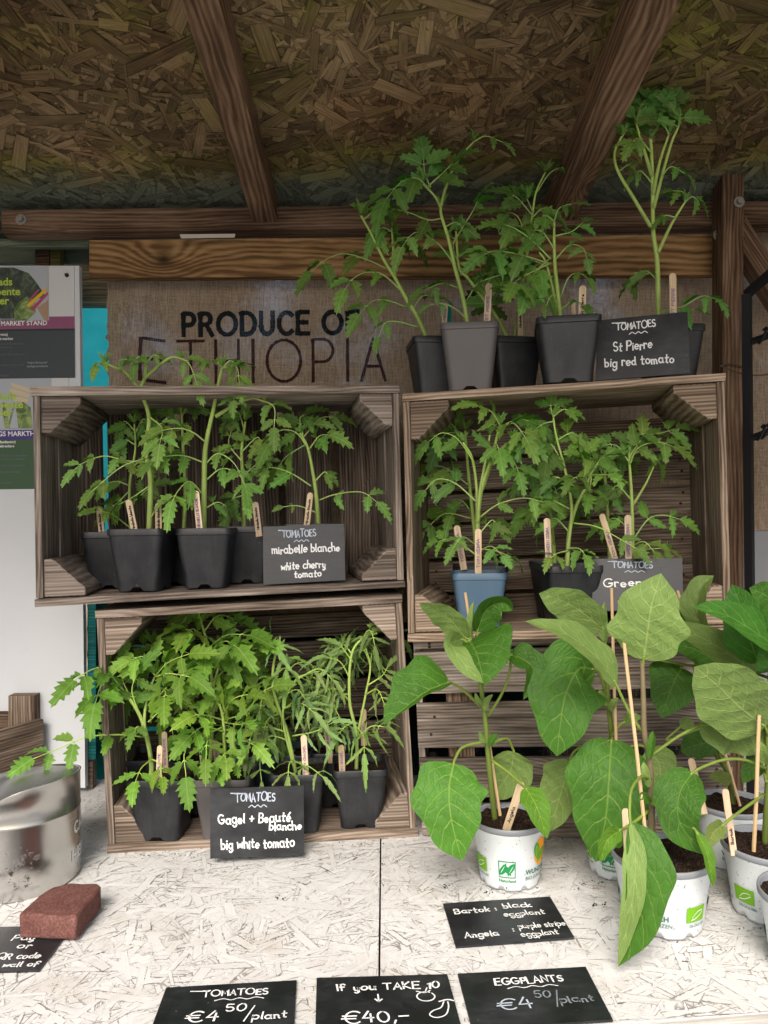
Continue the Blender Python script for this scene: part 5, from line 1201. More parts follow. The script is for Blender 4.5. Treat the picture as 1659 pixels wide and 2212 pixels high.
# ================= upper right crate
UR = dict(cage='UR', lsc=1.1, hue=(1.0, 1.05, 1.2), skip=.14)
seedling('tomato seedling with several stems in the blue pot of the upper right crate', 1031, 1.265, stems=[[(1030, 1235), (1032, 1130), (1040, 1055), (1060, 995), (1080, 918)], [(1032, 1130), (1037, 1060), (1050, 990), (1058, 940)], [(1040, 1060), (1070, 985), (1105, 950)], [(1031, 1150), (1030, 1060), (1020, 990), (1000, 955)]],
  leaves=[([(1080, 920), (1062, 890), (1030, 875)], 48, -.03), ([(1082, 925), (1110, 915), (1135, 945)], 56, -.05), ([(1085, 920), (1120, 905), (1150, 912)], 48, -.02), ([(1090, 960), (1115, 950), (1140, 958)], 52, -.04), ([(1060, 990), (1095, 965), (1112, 1000), (1120, 1020)], 46, -.04), ([(1030, 1085), (985, 1045), (945, 1035), (918, 1060)], 50, 0), ([(1025, 1000), (990, 950), (955, 935), (925, 955)], 46, 0), ([(1010, 965), (985, 930), (960, 930)], 50, .02), ([(1036, 1118), (1075, 1090), (1130, 1076), (1175, 1085)], 46, -.05), ([(1031, 1180), (1000, 1160), (978, 1185)], 38, -.06, 2), ([(1031, 1195), (1060, 1180), (1085, 1200)], 40, -.06, 2), ([(1030, 1160), (1060, 1125), (1070, 1130)], 44, 0), ([(1030, 1200), (980, 1165), (945, 1170)], 40, .02), ([(1058, 945), (1040, 915), (1020, 930)], 46, -.03), ([(1050, 1000), (1070, 960), (1078, 975)], 50, -.05), ([(1031, 1185), (1070, 1190), (1110, 1205)], 36, .03)],
  pm=P_BLUE, size=46, soil=.010, yaw=-.04, rim=.088, h=.092, r=.0046, tufts=[(1078, 915)], **UR)
seedling('tomato seedling in the black pot hidden behind the blue pot', 1035, 1.36, stems=[[(1035, 1228), (1020, 1100), (1010, 1000), (1005, 930)]], leaves=[([(1015, 1050), (960, 1010), (930, 1010)], 50, 0), ([(1018, 1120), (960, 1110), (915, 1150)], 46, 0), ([(1008, 960), (970, 910), (935, 905)], 50, 0)], auto=2, size=50, pm=P_BLACK, **UR)
seedling('bright young tomato seedling in the centre black pot of the upper right crate', 1226, 1.235, stems=[[(1224, 1228), (1230, 1150), (1244, 1095), (1264, 1055), (1278, 1020)], [(1226, 1190), (1235, 1100), (1222, 1020), (1202, 945), (1195, 900)]],
  leaves=[([(1278, 1026), (1250, 1030), (1235, 1035)], 54, -.06, 2), ([(1278, 1026), (1300, 1025), (1318, 1025)], 54, -.06, 2), ([(1278, 1026), (1275, 1050), (1272, 1068)], 56, -.06, 2), ([(1278, 1022), (1270, 1000), (1255, 985)], 46, -.03), ([(1278, 1022), (1295, 995), (1310, 985)], 46, -.02), ([(1195, 900), (1190, 880), (1190, 872)], 46, 0, 2), ([(1197, 910), (1175, 915), (1160, 925)], 42, 0, 2), ([(1195, 900), (1215, 885), (1228, 885)], 42, 0, 2), ([(1205, 950), (1235, 935), (1255, 950)], 50, 0), ([(1215, 1000), (1190, 960), (1182, 990)], 50, 0), ([(1238, 1130), (1290, 1138), (1340, 1165), (1375, 1185)], 40, -.05, 2), ([(1226, 1190), (1205, 1195), (1190, 1205)], 40, -.05, 2), ([(1226, 1185), (1250, 1185), (1265, 1200)], 46, -.06, 2), ([(1232, 1100), (1190, 1080), (1165, 1090)], 50, .02), ([(1225, 1040), (1195, 1030), (1170, 1050)], 50, .02), ([(1268, 1045), (1255, 960), (1240, 950)], 44, 0), ([(1274, 1030), (1285, 975), (1290, 960)], 46, .02), ([(1230, 1150), (1200, 1120), (1180, 1130)], 46, .02)],
  size=48, soil=.010, yaw=.05, r=.0042, rim=.090, h=.098, tufts=[(1279, 1022)], **UR)
seedling('tomato seedling in the back pot left of the centre black pot, upper right crate', 1205, 1.33, stems=[[(1200, 1225), (1190, 1120), (1182, 1030)]], leaves=[([(1190, 1120), (1150, 1090), (1130, 1110)], 46, 0), ([(1185, 1060), (1160, 1020), (1140, 1030)], 46, 0)], auto=2, size=48, **UR)
seedling('tomato seedling with a straight stem behind the green tomato card', 1372, 1.255, stems=[[(1367, 1215), (1365, 1090), (1360, 1005), (1358, 985)], [(1368, 1090), (1395, 1045), (1412, 1008)]],
  leaves=[([(1412, 1008), (1425, 1000), (1445, 1010)], 50, -.02, 2), ([(1360, 1005), (1378, 968), (1420, 955), (1455, 965)], 52, -.03), ([(1358, 990), (1390, 945), (1430, 935), (1462, 925)], 50, 0), ([(1360, 1000), (1335, 965), (1312, 960)], 50, 0), ([(1358, 985), (1370, 945), (1400, 935)], 46, 0), ([(1368, 1165), (1400, 1122), (1432, 1113), (1470, 1122)], 40, -.03), ([(1366, 1180), (1390, 1170), (1412, 1190)], 48, -.04, 2), ([(1366, 1150), (1330, 1120), (1305, 1130)], 46, .02), ([(1364, 1080), (1335, 1050), (1320, 1060)], 46, 0), ([(1367, 1190), (1425, 1185), (1450, 1190)], 40, 0, 2)],
  auto=1, size=46, r=.0036, **UR)
seedling('tomato seedling in the rearmost pot between the centre pot and the green tomato card', 1318, 1.335, stems=[[(1318, 1225), (1312, 1100), (1305, 1000)]], leaves=[([(1310, 1050), (1290, 1000), (1270, 990)], 46, 0), ([(1308, 1020), (1330, 980), (1345, 985)], 46, 0)], auto=2, size=48, **UR)
for (lb, t_, b_, Z, tx, dk) in (
  ('stick label behind the front stick in the blue pot', (986, 1135), (1001, 1222), 1.30, 'TOM ZEBRA', .9), ('front stick label standing upright in the blue pot', (1033, 1142), (1033, 1236), 1.237, 'TOM ZEBRA', 1.0),
  ('stick label at the left of the centre black pot, upper right crate', (1181, 1119), (1186, 1227), 1.206, 'TOM GREEN ZEBRA', 1.02), ('slanting stick label left above the green tomato card', (1299, 1110), (1331, 1216), 1.225, 'TOM ZEBRA', 1.0), ('narrow stick label beside the straight stem behind the green tomato card', (1356, 1112), (1358, 1212), 1.23, 'GREEN ZEBRA', .9)):
    stick(lb, t_, b_, Z, tx, 14, dark=dk, ink=INKP)
# ================= lower left crate
LL = dict(cage='LL', lsc=1.12, hue=(1.0, 1.06, .9))
seedling('sprawling tomato seedling reaching out leftwards over the steel tin', 348, 1.252, stems=[[(325, 1700), (327, 1650), (315, 1582), (295, 1532), (262, 1487), (240, 1465)], [(326, 1640), (312, 1562), (320, 1500), (335, 1460)]],
  leaves=[([(262, 1487), (228, 1445), (195, 1448), (160, 1470)], 56, -.09), ([(255, 1480), (222, 1478), (205, 1520)], 60, -.08), ([(310, 1592), (260, 1587), (190, 1592), (120, 1620), (70, 1640)], 52, -.12, 4), ([(335, 1460), (365, 1430), (410, 1412)], 56, -.03), ([(335, 1462), (365, 1455), (410, 1462)], 54, -.06), ([(335, 1460), (310, 1420), (285, 1425)], 54, -.02), ([(325, 1480), (355, 1490), (355, 1510)], 54, -.06), ([(300, 1540), (285, 1490), (300, 1450)], 54, -.02), ([(328, 1640), (305, 1660), (292, 1690)], 50, -.07, 2), ([(320, 1560), (350, 1530), (375, 1500)], 50, .02), ([(327, 1640), (345, 1650), (350, 1680)], 40, -.07, 2), ([(322, 1600), (300, 1570), (290, 1580)], 40, -.03, 2), ([(285, 1515), (262, 1460), (265, 1420)], 50, .0), ([(322, 1530), (372, 1470), (400, 1440)], 50, .03)],
  size=52, yaw=-.05, r=.0046, rim=.096, h=.100, soil=.010, tufts=[(335, 1455)], **LL)
seedling('bright tomato seedling facing forward in the grey front pot, left of the Gagel card', 482, 1.255, stems=[[(485, 1690), (485, 1620), (482, 1555), (474, 1520)]],
  leaves=[([(480, 1545), (505, 1510), (535, 1500)], 50, -.06), ([(482, 1555), (530, 1540), (560, 1500), (590, 1482)], 46, -.05), ([(482, 1560), (515, 1565), (530, 1560)], 54, -.07), ([(480, 1555), (445, 1545), (420, 1545)], 54, -.06), ([(482, 1570), (440, 1590), (400, 1620), (402, 1680)], 54, -.09), ([(484, 1590), (485, 1620), (488, 1640)], 58, -.08, 2), ([(483, 1580), (440, 1570), (410, 1590)], 50, -.05), ([(484, 1640), (470, 1655), (475, 1672)], 34, -.06, 2), ([(484, 1600), (525, 1600), (550, 1610)], 52, -.06), ([(478, 1535), (460, 1500), (440, 1490)], 46, -.03), ([(474, 1520), (490, 1490), (495, 1480)], 44, -.03), ([(484, 1650), (510, 1650), (512, 1655)], 40, -.06, 2), ([(484, 1610), (450, 1600), (445, 1640)], 54, -.08, 2)],
  size=48, pm=P_GREY, soil=.010, r=.004, tufts=[(474, 1515)], **LL)
seedling('tall dark tomato seedling rising to the top of the lower left crate', 425, 1.345, stems=[[(455, 1670), (458, 1560), (457, 1467), (452, 1407), (435, 1345)], [(456, 1500), (472, 1440), (476, 1400)]],
  leaves=[([(450, 1400), (490, 1372), (540, 1372)], 60, -.08), ([(452, 1405), (485, 1385), (515, 1400)], 64, -.1), ([(450, 1395), (420, 1360), (405, 1365)], 60, -.06), ([(452, 1400), (450, 1405), (445, 1425)], 62, -.1, 2), ([(456, 1440), (410, 1412), (370, 1400)], 56, -.03), ([(440, 1365), (470, 1330), (505, 1335)], 56, 0), ([(437, 1350), (415, 1320), (395, 1330)], 56, 0), ([(435, 1345), (430, 1325), (425, 1320)], 50, 0, 2), ([(457, 1470), (500, 1440), (520, 1450)], 54, -.02), ([(457, 1500), (420, 1480), (400, 1490)], 54, 0), ([(452, 1405), (520, 1410), (565, 1395)], 56, -.08)], auto=2, size=54, r=.0042, **LL)
seedling('thin leaved limp tomato seedling in the front pot right of the Gagel card', 640, 1.275, 'w', stems=[[(640, 1685), (620, 1582), (590, 1487), (595, 1412), (605, 1400)], [(638, 1670), (612, 1560), (620, 1500), (650, 1462), (690, 1450)]],
  leaves=[([(595, 1415), (592, 1395), (598, 1400)], 56, -.03, 2), ([(600, 1405), (618, 1430), (618, 1450)], 58, -.04, 2), ([(590, 1487), (570, 1500), (560, 1540)], 46, -.05), ([(620, 1582), (575, 1570), (545, 1585), (535, 1620)], 46, -.05), ([(625, 1600), (585, 1590), (565, 1610)], 46, -.04), ([(632, 1590), (680, 1580), (720, 1560)], 46, -.05), ([(650, 1462), (690, 1445), (720, 1470)], 46, -.02), ([(615, 1530), (650, 1520), (680, 1540)], 46, -.05), ([(635, 1640), (625, 1650), (622, 1680)], 46, -.06, 2), ([(640, 1660), (665, 1655), (700, 1680)], 40, -.07, 2), ([(600, 1510), (640, 1490), (660, 1510)], 46, -.03), ([(605, 1540), (575, 1560), (562, 1640), (565, 1690)], 44, -.05)],
  auto=4, size=44, autolen=(90, 150), soil=.010, r=.0034, **LL)
seedling('thin leaved limp tomato seedling in the rightmost front pot of the lower left crate', 770, 1.292, 'w', stems=[[(770, 1668), (770, 1587), (755, 1512), (760, 1412), (790, 1375), (815, 1368)], [(770, 1600), (790, 1500), (800, 1440), (790, 1400)]],
  leaves=[([(770, 1600), (800, 1570), (830, 1570)], 46, -.05), ([(760, 1520), (730, 1490), (700, 1490)], 44, -.03), ([(758, 1470), (735, 1430), (705, 1420)], 44, -.02), ([(765, 1560), (745, 1570), (728, 1590)], 46, -.05), ([(795, 1480), (825, 1460), (838, 1440)], 44, 0), ([(762, 1430), (740, 1400), (735, 1395)], 44, 0), ([(770, 1570), (785, 1590), (787, 1630)], 50, -.06, 2), ([(790, 1500), (815, 1490), (830, 1520)], 46, -.04), ([(758, 1500), (720, 1500), (690, 1520)], 46, -.03)],
  auto=6, size=44, autolen=(90, 150), yaw=.08, r=.0034, soil=.012, **LL)
seedling('thin leaved tomato seedling in a back pot of the lower left crate, right side', 725, 1.385, 'w', stems=[[(730, 1640), (722, 1540), (715, 1430), (720, 1400)]], auto=7, size=42, autolen=(90, 150), pm=P_BLACK, **LL)
seedling('tomato seedling in the navy back pot behind the limp seedlings', 615, 1.375, 'w', stems=[[(610, 1640), (600, 1540), (620, 1440)]], auto=7, size=42, autolen=(90, 140), pm=P_NAVY, **LL)
seedling('dark tomato seedling in the back left corner of the lower left crate', 330, 1.36, stems=[[(350, 1660), (345, 1560), (340, 1440), (330, 1390)]], auto=4, size=52, **LL)
seedling('seedling in the middle navy back pot of the lower left crate', 525, 1.37, stems=[[(520, 1660), (535, 1560), (545, 1480)]], auto=7, size=46, pm=P_NAVY, **LL)
for (lb, t_, b_, Z, tx, dk) in (
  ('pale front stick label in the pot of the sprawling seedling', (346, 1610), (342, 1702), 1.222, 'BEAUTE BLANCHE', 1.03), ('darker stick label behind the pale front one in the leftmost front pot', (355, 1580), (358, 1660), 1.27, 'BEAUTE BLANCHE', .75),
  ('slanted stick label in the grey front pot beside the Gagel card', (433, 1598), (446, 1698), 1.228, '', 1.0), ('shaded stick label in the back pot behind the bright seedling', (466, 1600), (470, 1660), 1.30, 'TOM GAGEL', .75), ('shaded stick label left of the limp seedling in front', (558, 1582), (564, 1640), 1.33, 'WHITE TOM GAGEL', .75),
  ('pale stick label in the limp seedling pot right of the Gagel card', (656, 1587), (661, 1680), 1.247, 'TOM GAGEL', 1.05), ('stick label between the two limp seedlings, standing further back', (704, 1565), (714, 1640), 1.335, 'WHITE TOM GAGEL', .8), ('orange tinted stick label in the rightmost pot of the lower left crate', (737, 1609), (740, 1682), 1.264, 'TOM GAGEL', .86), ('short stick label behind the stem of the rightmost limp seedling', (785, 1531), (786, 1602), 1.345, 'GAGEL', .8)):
    stick(lb, t_, b_, Z, tx, 13, dark=dk, ink=INKP)
# ================= eggplants in white pots
def wrapmap(base, rb, rt, h, th0, eps=.0005):
    def f(s, z, e=0):
        r = rb + (rt - rb) * z / h; th = th0 + s / ((rb + rt) / 2)
        return base + Vector(((r + eps + e) * math.cos(th), (r + eps + e) * math.sin(th), z))
    return f
def wpoly(mb, mp, pts, s0, z0, e=0, sub=6):
    """flat shape laid on the pot's wall, cut into columns so that it follows the curve"""
    bm = bmesh.new(); vs = [bm.verts.new((x, y, 0)) for x, y in pts]; bm.faces.new(vs)
    bmesh.ops.triangulate(bm, faces=bm.faces[:]); x0 = min(p[0] for p in pts); x1 = max(p[0] for p in pts)
    for i in range(1, sub):
        x = x0 + (x1 - x0) * i / sub
        bmesh.ops.bisect_plane(bm, geom=bm.verts[:] + bm.edges[:] + bm.faces[:], plane_co=(x, 0, 0), plane_no=(1, 0, 0))
    bm.verts.index_update(); fs = [tuple(v.index for v in f.verts) for f in bm.faces]
    mb.add([mp(v.co.x + s0, v.co.y + z0, e) for v in bm.verts], fs); bm.free()
def leafshape(x0, y0, x1, y1, w_, n=9, bow=0):
    a = Vector((x0, y0, 0)); b = Vector((x1, y1, 0)); d = b - a; nn = Vector((-d.y, d.x, 0)).normalized()
    up = [a + d * t + nn * (w_ * math.sin(math.pi * t ** .8) + bow * math.sin(math.pi * t)) for t in [i / n for i in range(n + 1)]]
    dn = [a + d * t + nn * (-w_ * math.sin(math.pi * t ** .8) + bow * math.sin(math.pi * t)) for t in [i / n for i in range(1, n)]][::-1]
    return [(p.x, p.y) for p in up + dn]
def round_pot(o, base, rt, h, th0, soil=.014):
    rb = rt * .78; n = 64
    def ring(r, z, foot=False):
        return [base + Vector((r * math.cos(2 * math.pi * k / n), r * math.sin(2 * math.pi * k / n), z + (.0055 if foot and k % 8 in (3, 4) else 0))) for k in range(n)]
    prof = [(rb * .97, .0005, 1), (rb, .004, 1), (rb + (rt * .95 - rb) * .1, .012, 0), (rb + (rt * .95 - rb) * .5, h * .5, 0), (rt * .945, h * .84, 0), (rt * .955, h * .85, 0), (rt * .975, h - .008, 0)]
    rs = [ring(r, z, f) for r, z, f in prof]; mb = MB(); vs = [p for r in rs for p in r]
    fs = [(j * n + k, j * n + (k + 1) % n, (j + 1) * n + (k + 1) % n, (j + 1) * n + k) for j in range(len(rs) - 1) for k in range(n)] + [tuple(range(n))[::-1]]
    mb.add(vs, fs); pot = mb.build('pot', P_WHITE, o, smooth=True)
    rs = [ring(r, z) for r, z in ((rt * .975, h - .0085), (rt, h - .0075), (rt * 1.004, h - .002), (rt * .995, h), (rt * .965, h), (rt * .945, h - .003), (rt * .92, h - .02), (rt * .86, h * .72))]
    mb = MB(); vs = [p for r in rs for p in r]
    mb.add(vs, [(j * n + k, j * n + (k + 1) % n, (j + 1) * n + (k + 1) % n, (j + 1) * n + k) for j in range(len(rs) - 1) for k in range(n)])
    mb.build('rim', P_LIP, o, smooth=True)
    mb = MB(); vs = [base + Vector((0, 0, h - soil))]; GN = 14
    for g in range(1, GN + 1):
        for k in range(n):
            a = 2 * math.pi * k / n; p = base + Vector((rt * .945 * g / GN * math.cos(a), rt * .945 * g / GN * math.sin(a), h - soil)); p.z += .004 * noise.noise(p * 70) + .0035 * noise.noise(p * 240); vs.append(p)
    fs = [(0, 1 + k, 1 + (k + 1) % n) for k in range(n)] + [(1 + g * n + k, 1 + g * n + n + k, 1 + g * n + n + (k + 1) % n, 1 + g * n + (k + 1) % n) for g in range(GN - 1) for k in range(n)]
    mb.add(vs, fs); mb.build('soil', M_SOIL, o)
    # printing round the pot, twice
    rt2 = rt * .955; hz = h * .80
    mp = wrapmap(base, rb + (rt * .95 - rb) * .05, rt * .947, h * .84, th0)
    per = math.pi * (mp(0, .03) - base - Vector((0, 0, .03))).length * (( (rb + rt2) / 2) / (mp(0, .03) - base - Vector((0, 0, .03))).length)
    for q in (0, 1):
        s = q * per; g1, g2, g2b, g3, w1, og, tl, tl2 = [MB() for _ in range(8)]
        wpoly(g1, mp, [(-.0145, 0), (.0145, 0), (.0145, .0195), (-.0145, .0195)], s, .023)
        for i in range(12):
            a = i / 11; pts = [(-.007 + .016 * a, .003 + .0105 * a ** .6 + .0025 * math.sin(a * 3.1)), (-.006 + .0155 * a, .0035 + .0075 * a ** 1.8)]
            for (x, y) in pts: wpoly(w1, mp, [(x + .00075 * math.cos(rad(t)), y + .00075 * math.sin(rad(t))) for t in range(0, 360, 60)], s, .023, .0003, 1)
        printed(tl2, 'DE-\u00d6KO-005', 0, 0, .0032, lambda u, v: mp(u + s - .0095, v + .0165), bold=.02)
        s2 = s + .046
        fr = .0012
        for pq in ([(-.012, 0), (.012, 0), (.012, fr), (-.012, fr)], [(-.012, .024 - fr), (.012, .024 - fr), (.012, .024), (-.012, .024)], [(-.012, fr), (-.012 + fr, fr), (-.012 + fr, .024 - fr), (-.012, .024 - fr)], [(.012 - fr, fr), (.012, fr), (.012, .024 - fr), (.012 - fr, .024 - fr)]): wpoly(g2, mp, pq, s2, .021)
        wpoly(g2, mp, leafshape(-.0105, .0035, -.001, .0215, .0042, bow=-.001), s2, .021); wpoly(g2, mp, leafshape(.0105, .021, .001, .0025, .0042, bow=-.001), s2, .021); wpoly(g2, mp, leafshape(-.0055, .019, .006, .003, .0036), s2, .021, .0001)
        for (x0, y0, x1, y1) in ((-.0090, .006, -.0025, .018), (.009, .018, .0025, .006)): wpoly(w1, mp, leafshape(x0, y0, x1, y1, .0004, 4), s2, .021, .0003, 1)
        printed(g2, 'Naturland', 0, 0, .0042, lambda u, v: mp(u + s2 - .0122, v + .0145), bold=.035)
        s3 = s + .099
        wpoly(og, mp, [(.0125 * math.cos(rad(t)), .0195 + .0195 * math.sin(rad(t))) for t in range(0, 360, 12)], s3, .034, 0, 10)
        for (lx, ly, mx, my, lw) in ((-.010, .036, -.006, .010, .0055), (.009, .026, -.006, .006, .0055)):
            wpoly(g2b, mp, leafshape(lx, ly, mx, my, lw), s3, .032, .0002, 4); wpoly(g3, mp, leafshape(lx + (mx - lx) * .09, ly + (my - ly) * .09, mx, my, lw * .72), s3, .032, .0004, 4); wpoly(g2b, mp, leafshape(lx + (mx - lx) * .25, ly + (my - ly) * .25, mx, my, .0004, 4), s3, .032, .0006, 1)
        printed(tl, 'WUNDERLICH', 0, 0, .0066, lambda u, v: mp(u + s3 - .026, v + .0245), bold=.03); printed(tl, 'BIO-JUNGPFLANZEN', 0, 0, .0050, lambda u, v: mp(u + s3 - .026, v + .0165), bold=.0)
        for m_, k, nm in ((tl2, K_TEAL, 'printed_code'), (g2b, K_LEAF, 'printed_leaves'), (g1, K_LEAF2, 'printed_leaf_sign'), (g2, K_LEAF, 'printed_emblem'), (g3, K_LEAF2, 'printed_leaves'), (og, K_ORG, 'printed_fruit'), (w1, K_WHT, 'printed_stars'), (tl, K_TEAL, 'printed_lettering')): m_.build(nm, k, pot)
    return base + Vector((0, 0, h - soil))
def bigleaf(o, pet, mid, w_, roll=0, fold=.25, under=False, c=1.0, curl=.0, wav=.06, hue=1.0, left=1.0, right=1.0, peak=.72, rp=.0022):
    """one eggplant leaf: pet = picture points (x, y, Z) of the stalk, mid = the same along the mid-rib to the tip, w_ full width"""
    mb = MB(); ns, nu = 26, 7
    P = [at(*q) for q in mid]; C = cr(P, ns)
    if pet:
        Q = cr([at(*q) for q in pet] + [C[0], C[1]], 16); tube(mb, Q, rp, rp * .72, 7, 1, (1.0 * c, .95 * c, .9 * c), (1.05, 1.05, 1.0))
    Zm = sum(q[2] for q in mid) / len(mid); hw = w_ / 2 / F * Zm; ph = R(0, 6); vs = []; uv = []
    pS = None
    for i, p in enumerate(C):
        t = i / (ns - 1); T = (C[min(i + 1, ns - 1)] - C[max(i - 1, 0)]).normalized()
        V = (EYE - p).normalized(); S = T.cross(V)
        if pS is not None: S = S * .5 + pS * .5
        S = (S - T * S.dot(T)).normalized(); pS = S; Nn = S.cross(T)
        if Nn.dot(V) < 0: Nn = -Nn
        a = rad(roll); S2 = S * math.cos(a) + Nn * math.sin(a); N2 = Nn * math.cos(a) - S * math.sin(a)
        env = max(0, math.sin(math.pi * (t * .985 + .015) ** peak)) ** .72
        if t > .86: env *= 1 - ((t - .86) / .14) ** 2 * .45
        for k in range(-nu, nu + 1):
            u = k / nu; e = env * (1 + wav * math.sin(t * 17 + ph + (1 if u > 0 else 3)) * abs(u) ** 2)
            x = u * e * hw * (right if u > 0 else left)
            rip = .05 * hw * math.sin(t * 15 + ph + u * 2) * abs(u) ** 1.5 + .02 * hw * math.sin(t * 37 + u * 7 + ph)
            q = p + S2 * x + N2 * (fold * abs(x) - curl * x * x / hw + rip * env)
            vs.append(q); uv.append((u * (.35 + .65 * env), t))
    m_ = 2 * nu + 1; fs = [(i * m_ + k, i * m_ + k + 1, (i + 1) * m_ + k + 1, (i + 1) * m_ + k) for i in range(ns - 1) for k in range(2 * nu)]
    # front of the faces towards N2 unless the underside is turned to the viewer
    a_, b_, c_ = vs[fs[len(fs) // 2][0]], vs[fs[len(fs) // 2][1]], vs[fs[len(fs) // 2][2]]
    facing = (b_ - a_).cross(c_ - a_).dot(EYE - a_) > 0
    if facing == under: fs = [f[::-1] for f in fs]
    mb.add(vs, fs, uv, (c * hue, c, c * (2 - hue)), 0)
    return mb.build('leaf', [EGG, EGSTEM], o, smooth=True)
EGSTEM = m_stem('eggplant_stalk', (.17, .25, .045))
EGPURP = m_stem('eggplant_purple_stem', (.16, .13, .075))
def eggplant(label, cx, yb, rt, h, th0, stem, m_=None, r=.0045, soil=.008):
    f = tab(cx, yb); y_ = f.y + rt * .78; base = Vector((at(cx, 1106, y_).x, y_, TABLE + .0012))
    o = thing('potted_eggplant', label, 'plant', base, 'potted eggplant seedlings'); sp = round_pot(o, base, rt, h, th0, soil)
    pts = [at(*q) for q in stem]; pts[0].z = sp.z - .004
    mb = MB(); tube(mb, cr(pts, 8 * len(pts)), r, r * .6, 10, 0, (.55, .5, .5) if m_ is None else (.9, .85, .8), (1.1, 1.1, 1)); mb.build('stem', m_ or EGSTEM, o, smooth=True)
    return o
def stake(label, top, bot, r=.0024):
    a, b = at(*bot), at(*top); mb = MB(); d = (a - b).normalized()
    tube(mb, [a + d * .02, a.lerp(b, .35) + Vector((.0006, 0, 0)), a.lerp(b, .7), b], r, r * .95, 8)
    tag(mb.build('bamboo_stake', W_BAM, smooth=False), label, 'stake', 'bamboo stakes supporting the eggplants')
TH = lambda s, rm: -math.pi / 2 - s / rm
# --- first, in the middle of the table
e1 = eggplant('green stemmed eggplant in the white pot standing alone at the middle of the table', 1090, 1930, .0545, .090, TH(.058, .048), [(1069, 1765, 1.115), (1057, 1655, 1.11), (1047, 1541, 1.11), (1037, 1470, 1.11), (1030, 1372, 1.11)])
Z = 1.10
bigleaf(e1, [(1030, 1385, Z)], [(1006, 1378, Z), (962, 1330, 1.08), (906, 1303, 1.05)], 62, 25, .2, True, 1.15)
bigleaf(e1, [], [(1018, 1386, 1.10), (1020, 1340, 1.10), (1024, 1298, 1.11)], 20, 35, .9, True, 1.25)
bigleaf(e1, [(1031, 1375, Z)], [(1031, 1363, Z), (1050, 1318, 1.09), (1085, 1302, 1.08), (1108, 1318, 1.08)], 62, -25, .7, False, 1.0)
bigleaf(e1, [(1034, 1400, 1.11)], [(1014, 1384, 1.10), (1030, 1415, 1.055), (1047, 1482, 1.02)], 150, 8, .28, False, .95, left=1.15, right=.7)
bigleaf(e1, [(1034, 1400, 1.10)], [(998, 1381, 1.095), (975, 1392, 1.05), (1008, 1440, 1.02), (1044, 1476, 1.017)], 46, 10, .3, True, 1.1)
bigleaf(e1, [(1039, 1527, Z), (1000, 1490, 1.09)], [(972, 1474, 1.08), (925, 1492, 1.06), (880, 1525, 1.045), (829, 1566, 1.03)], 108, -42, .5, False, 1.0, left=.35, right=1.3, peak=.6)
bigleaf(e1, [(1055, 1547, Z), (1086, 1495, 1.09), (1101, 1450, 1.08)], [(1103, 1415, 1.08), (1130, 1425, 1.07), (1152, 1450, 1.06), (1130, 1512, 1.05)], 64, 30, .5, False, .85)
bigleaf(e1, [(1049, 1602, Z), (1000, 1614, 1.06), (983, 1640, 1.03)], [(980, 1650, 1.02), (970, 1705, 1.0), (976, 1775, .985), (998, 1860, .98)], 156, -4, .15, False, 1.25, wav=.09)
bigleaf(e1, [(1057, 1609, Z), (1094, 1595, 1.12), (1107, 1616, 1.13)], [(1110, 1624, 1.13), (1100, 1670, 1.14), (1060, 1727, 1.15)], 96, 0, .15, True, 1.0)
bigleaf(e1, [(1060, 1641, 1.11), (1100, 1670, 1.07), (1130, 1698, 1.03)], [(1136, 1703, 1.02), (1160, 1745, .995), (1182, 1812, .985)], 56, 15, .25, False, 1.35, hue=1.18)
bigleaf(e1, [], [(1048, 1535, 1.10), (1052, 1515, 1.095), (1065, 1500, 1.09)], 16, 20, .4, True, 1.2); bigleaf(e1, [], [(1040, 1525, 1.10), (1032, 1510, 1.09), (1026, 1496, 1.09)], 12, 20, .4, True, 1.2)
bigleaf(e1, [], [(1058, 1610, 1.09), (1068, 1595, 1.085), (1078, 1588, 1.08)], 18, 30, .5, False, .9); bigleaf(e1, [], [(1048, 1605, 1.09), (1042, 1590, 1.085), (1036, 1578, 1.08)], 16, 30, .5, True, 1.2)
stake('short bamboo stake behind the stem of the lone middle eggplant', (1005, 1280, 1.135), (1080, 1760, 1.125))
stick('stick label reading Angela in the middle white pot', (1127, 1690), (1096, 1785), 1.075, 'Angela', 17, dz=-.02)
# --- second, behind the front pot
e2 = eggplant('eggplant in the white pot half hidden behind the front pot, with very large drooping leaves', 1325, 1910, .054, .090, TH(.075, .048), [(1330, 1790, 1.145), (1321, 1590, 1.13), (1313, 1510, 1.125), (1310, 1440, 1.12), (1306, 1380, 1.115)])
bigleaf(e2, [(1308, 1400, 1.115), (1307, 1375, 1.11)], [(1302, 1360, 1.105), (1250, 1318, 1.08), (1205, 1295, 1.06), (1164, 1282, 1.05)], 82, 12, .15, True, 1.2)
bigleaf(e2, [(1309, 1502, 1.125), (1294, 1455, 1.10)], [(1284, 1446, 1.09), (1250, 1445, 1.06), (1222, 1500, 1.04), (1210, 1570, 1.03), (1203, 1634, 1.03)], 148, 0, .12, False, 1.0, left=1.05, right=1.1, curl=.15)
bigleaf(e2, [(1314, 1599, 1.13), (1322, 1594, 1.08)], [(1321, 1598, 1.06), (1316, 1675, 1.035), (1308, 1770, 1.025), (1286, 1862, 1.03)], 172, 3, .16, False, 1.0, wav=.07)
bigleaf(e2, [(1316, 1600, 1.125), (1250, 1616, 1.11)], [(1230, 1643, 1.105), (1215, 1700, 1.105), (1188, 1797, 1.11)], 96, -10, .2, True, .95)
bigleaf(e2, [(1330, 1620, 1.12), (1380, 1610, 1.13)], [(1400, 1620, 1.13), (1425, 1655, 1.12), (1425, 1712, 1.11)], 74, 0, .2, True, .85)
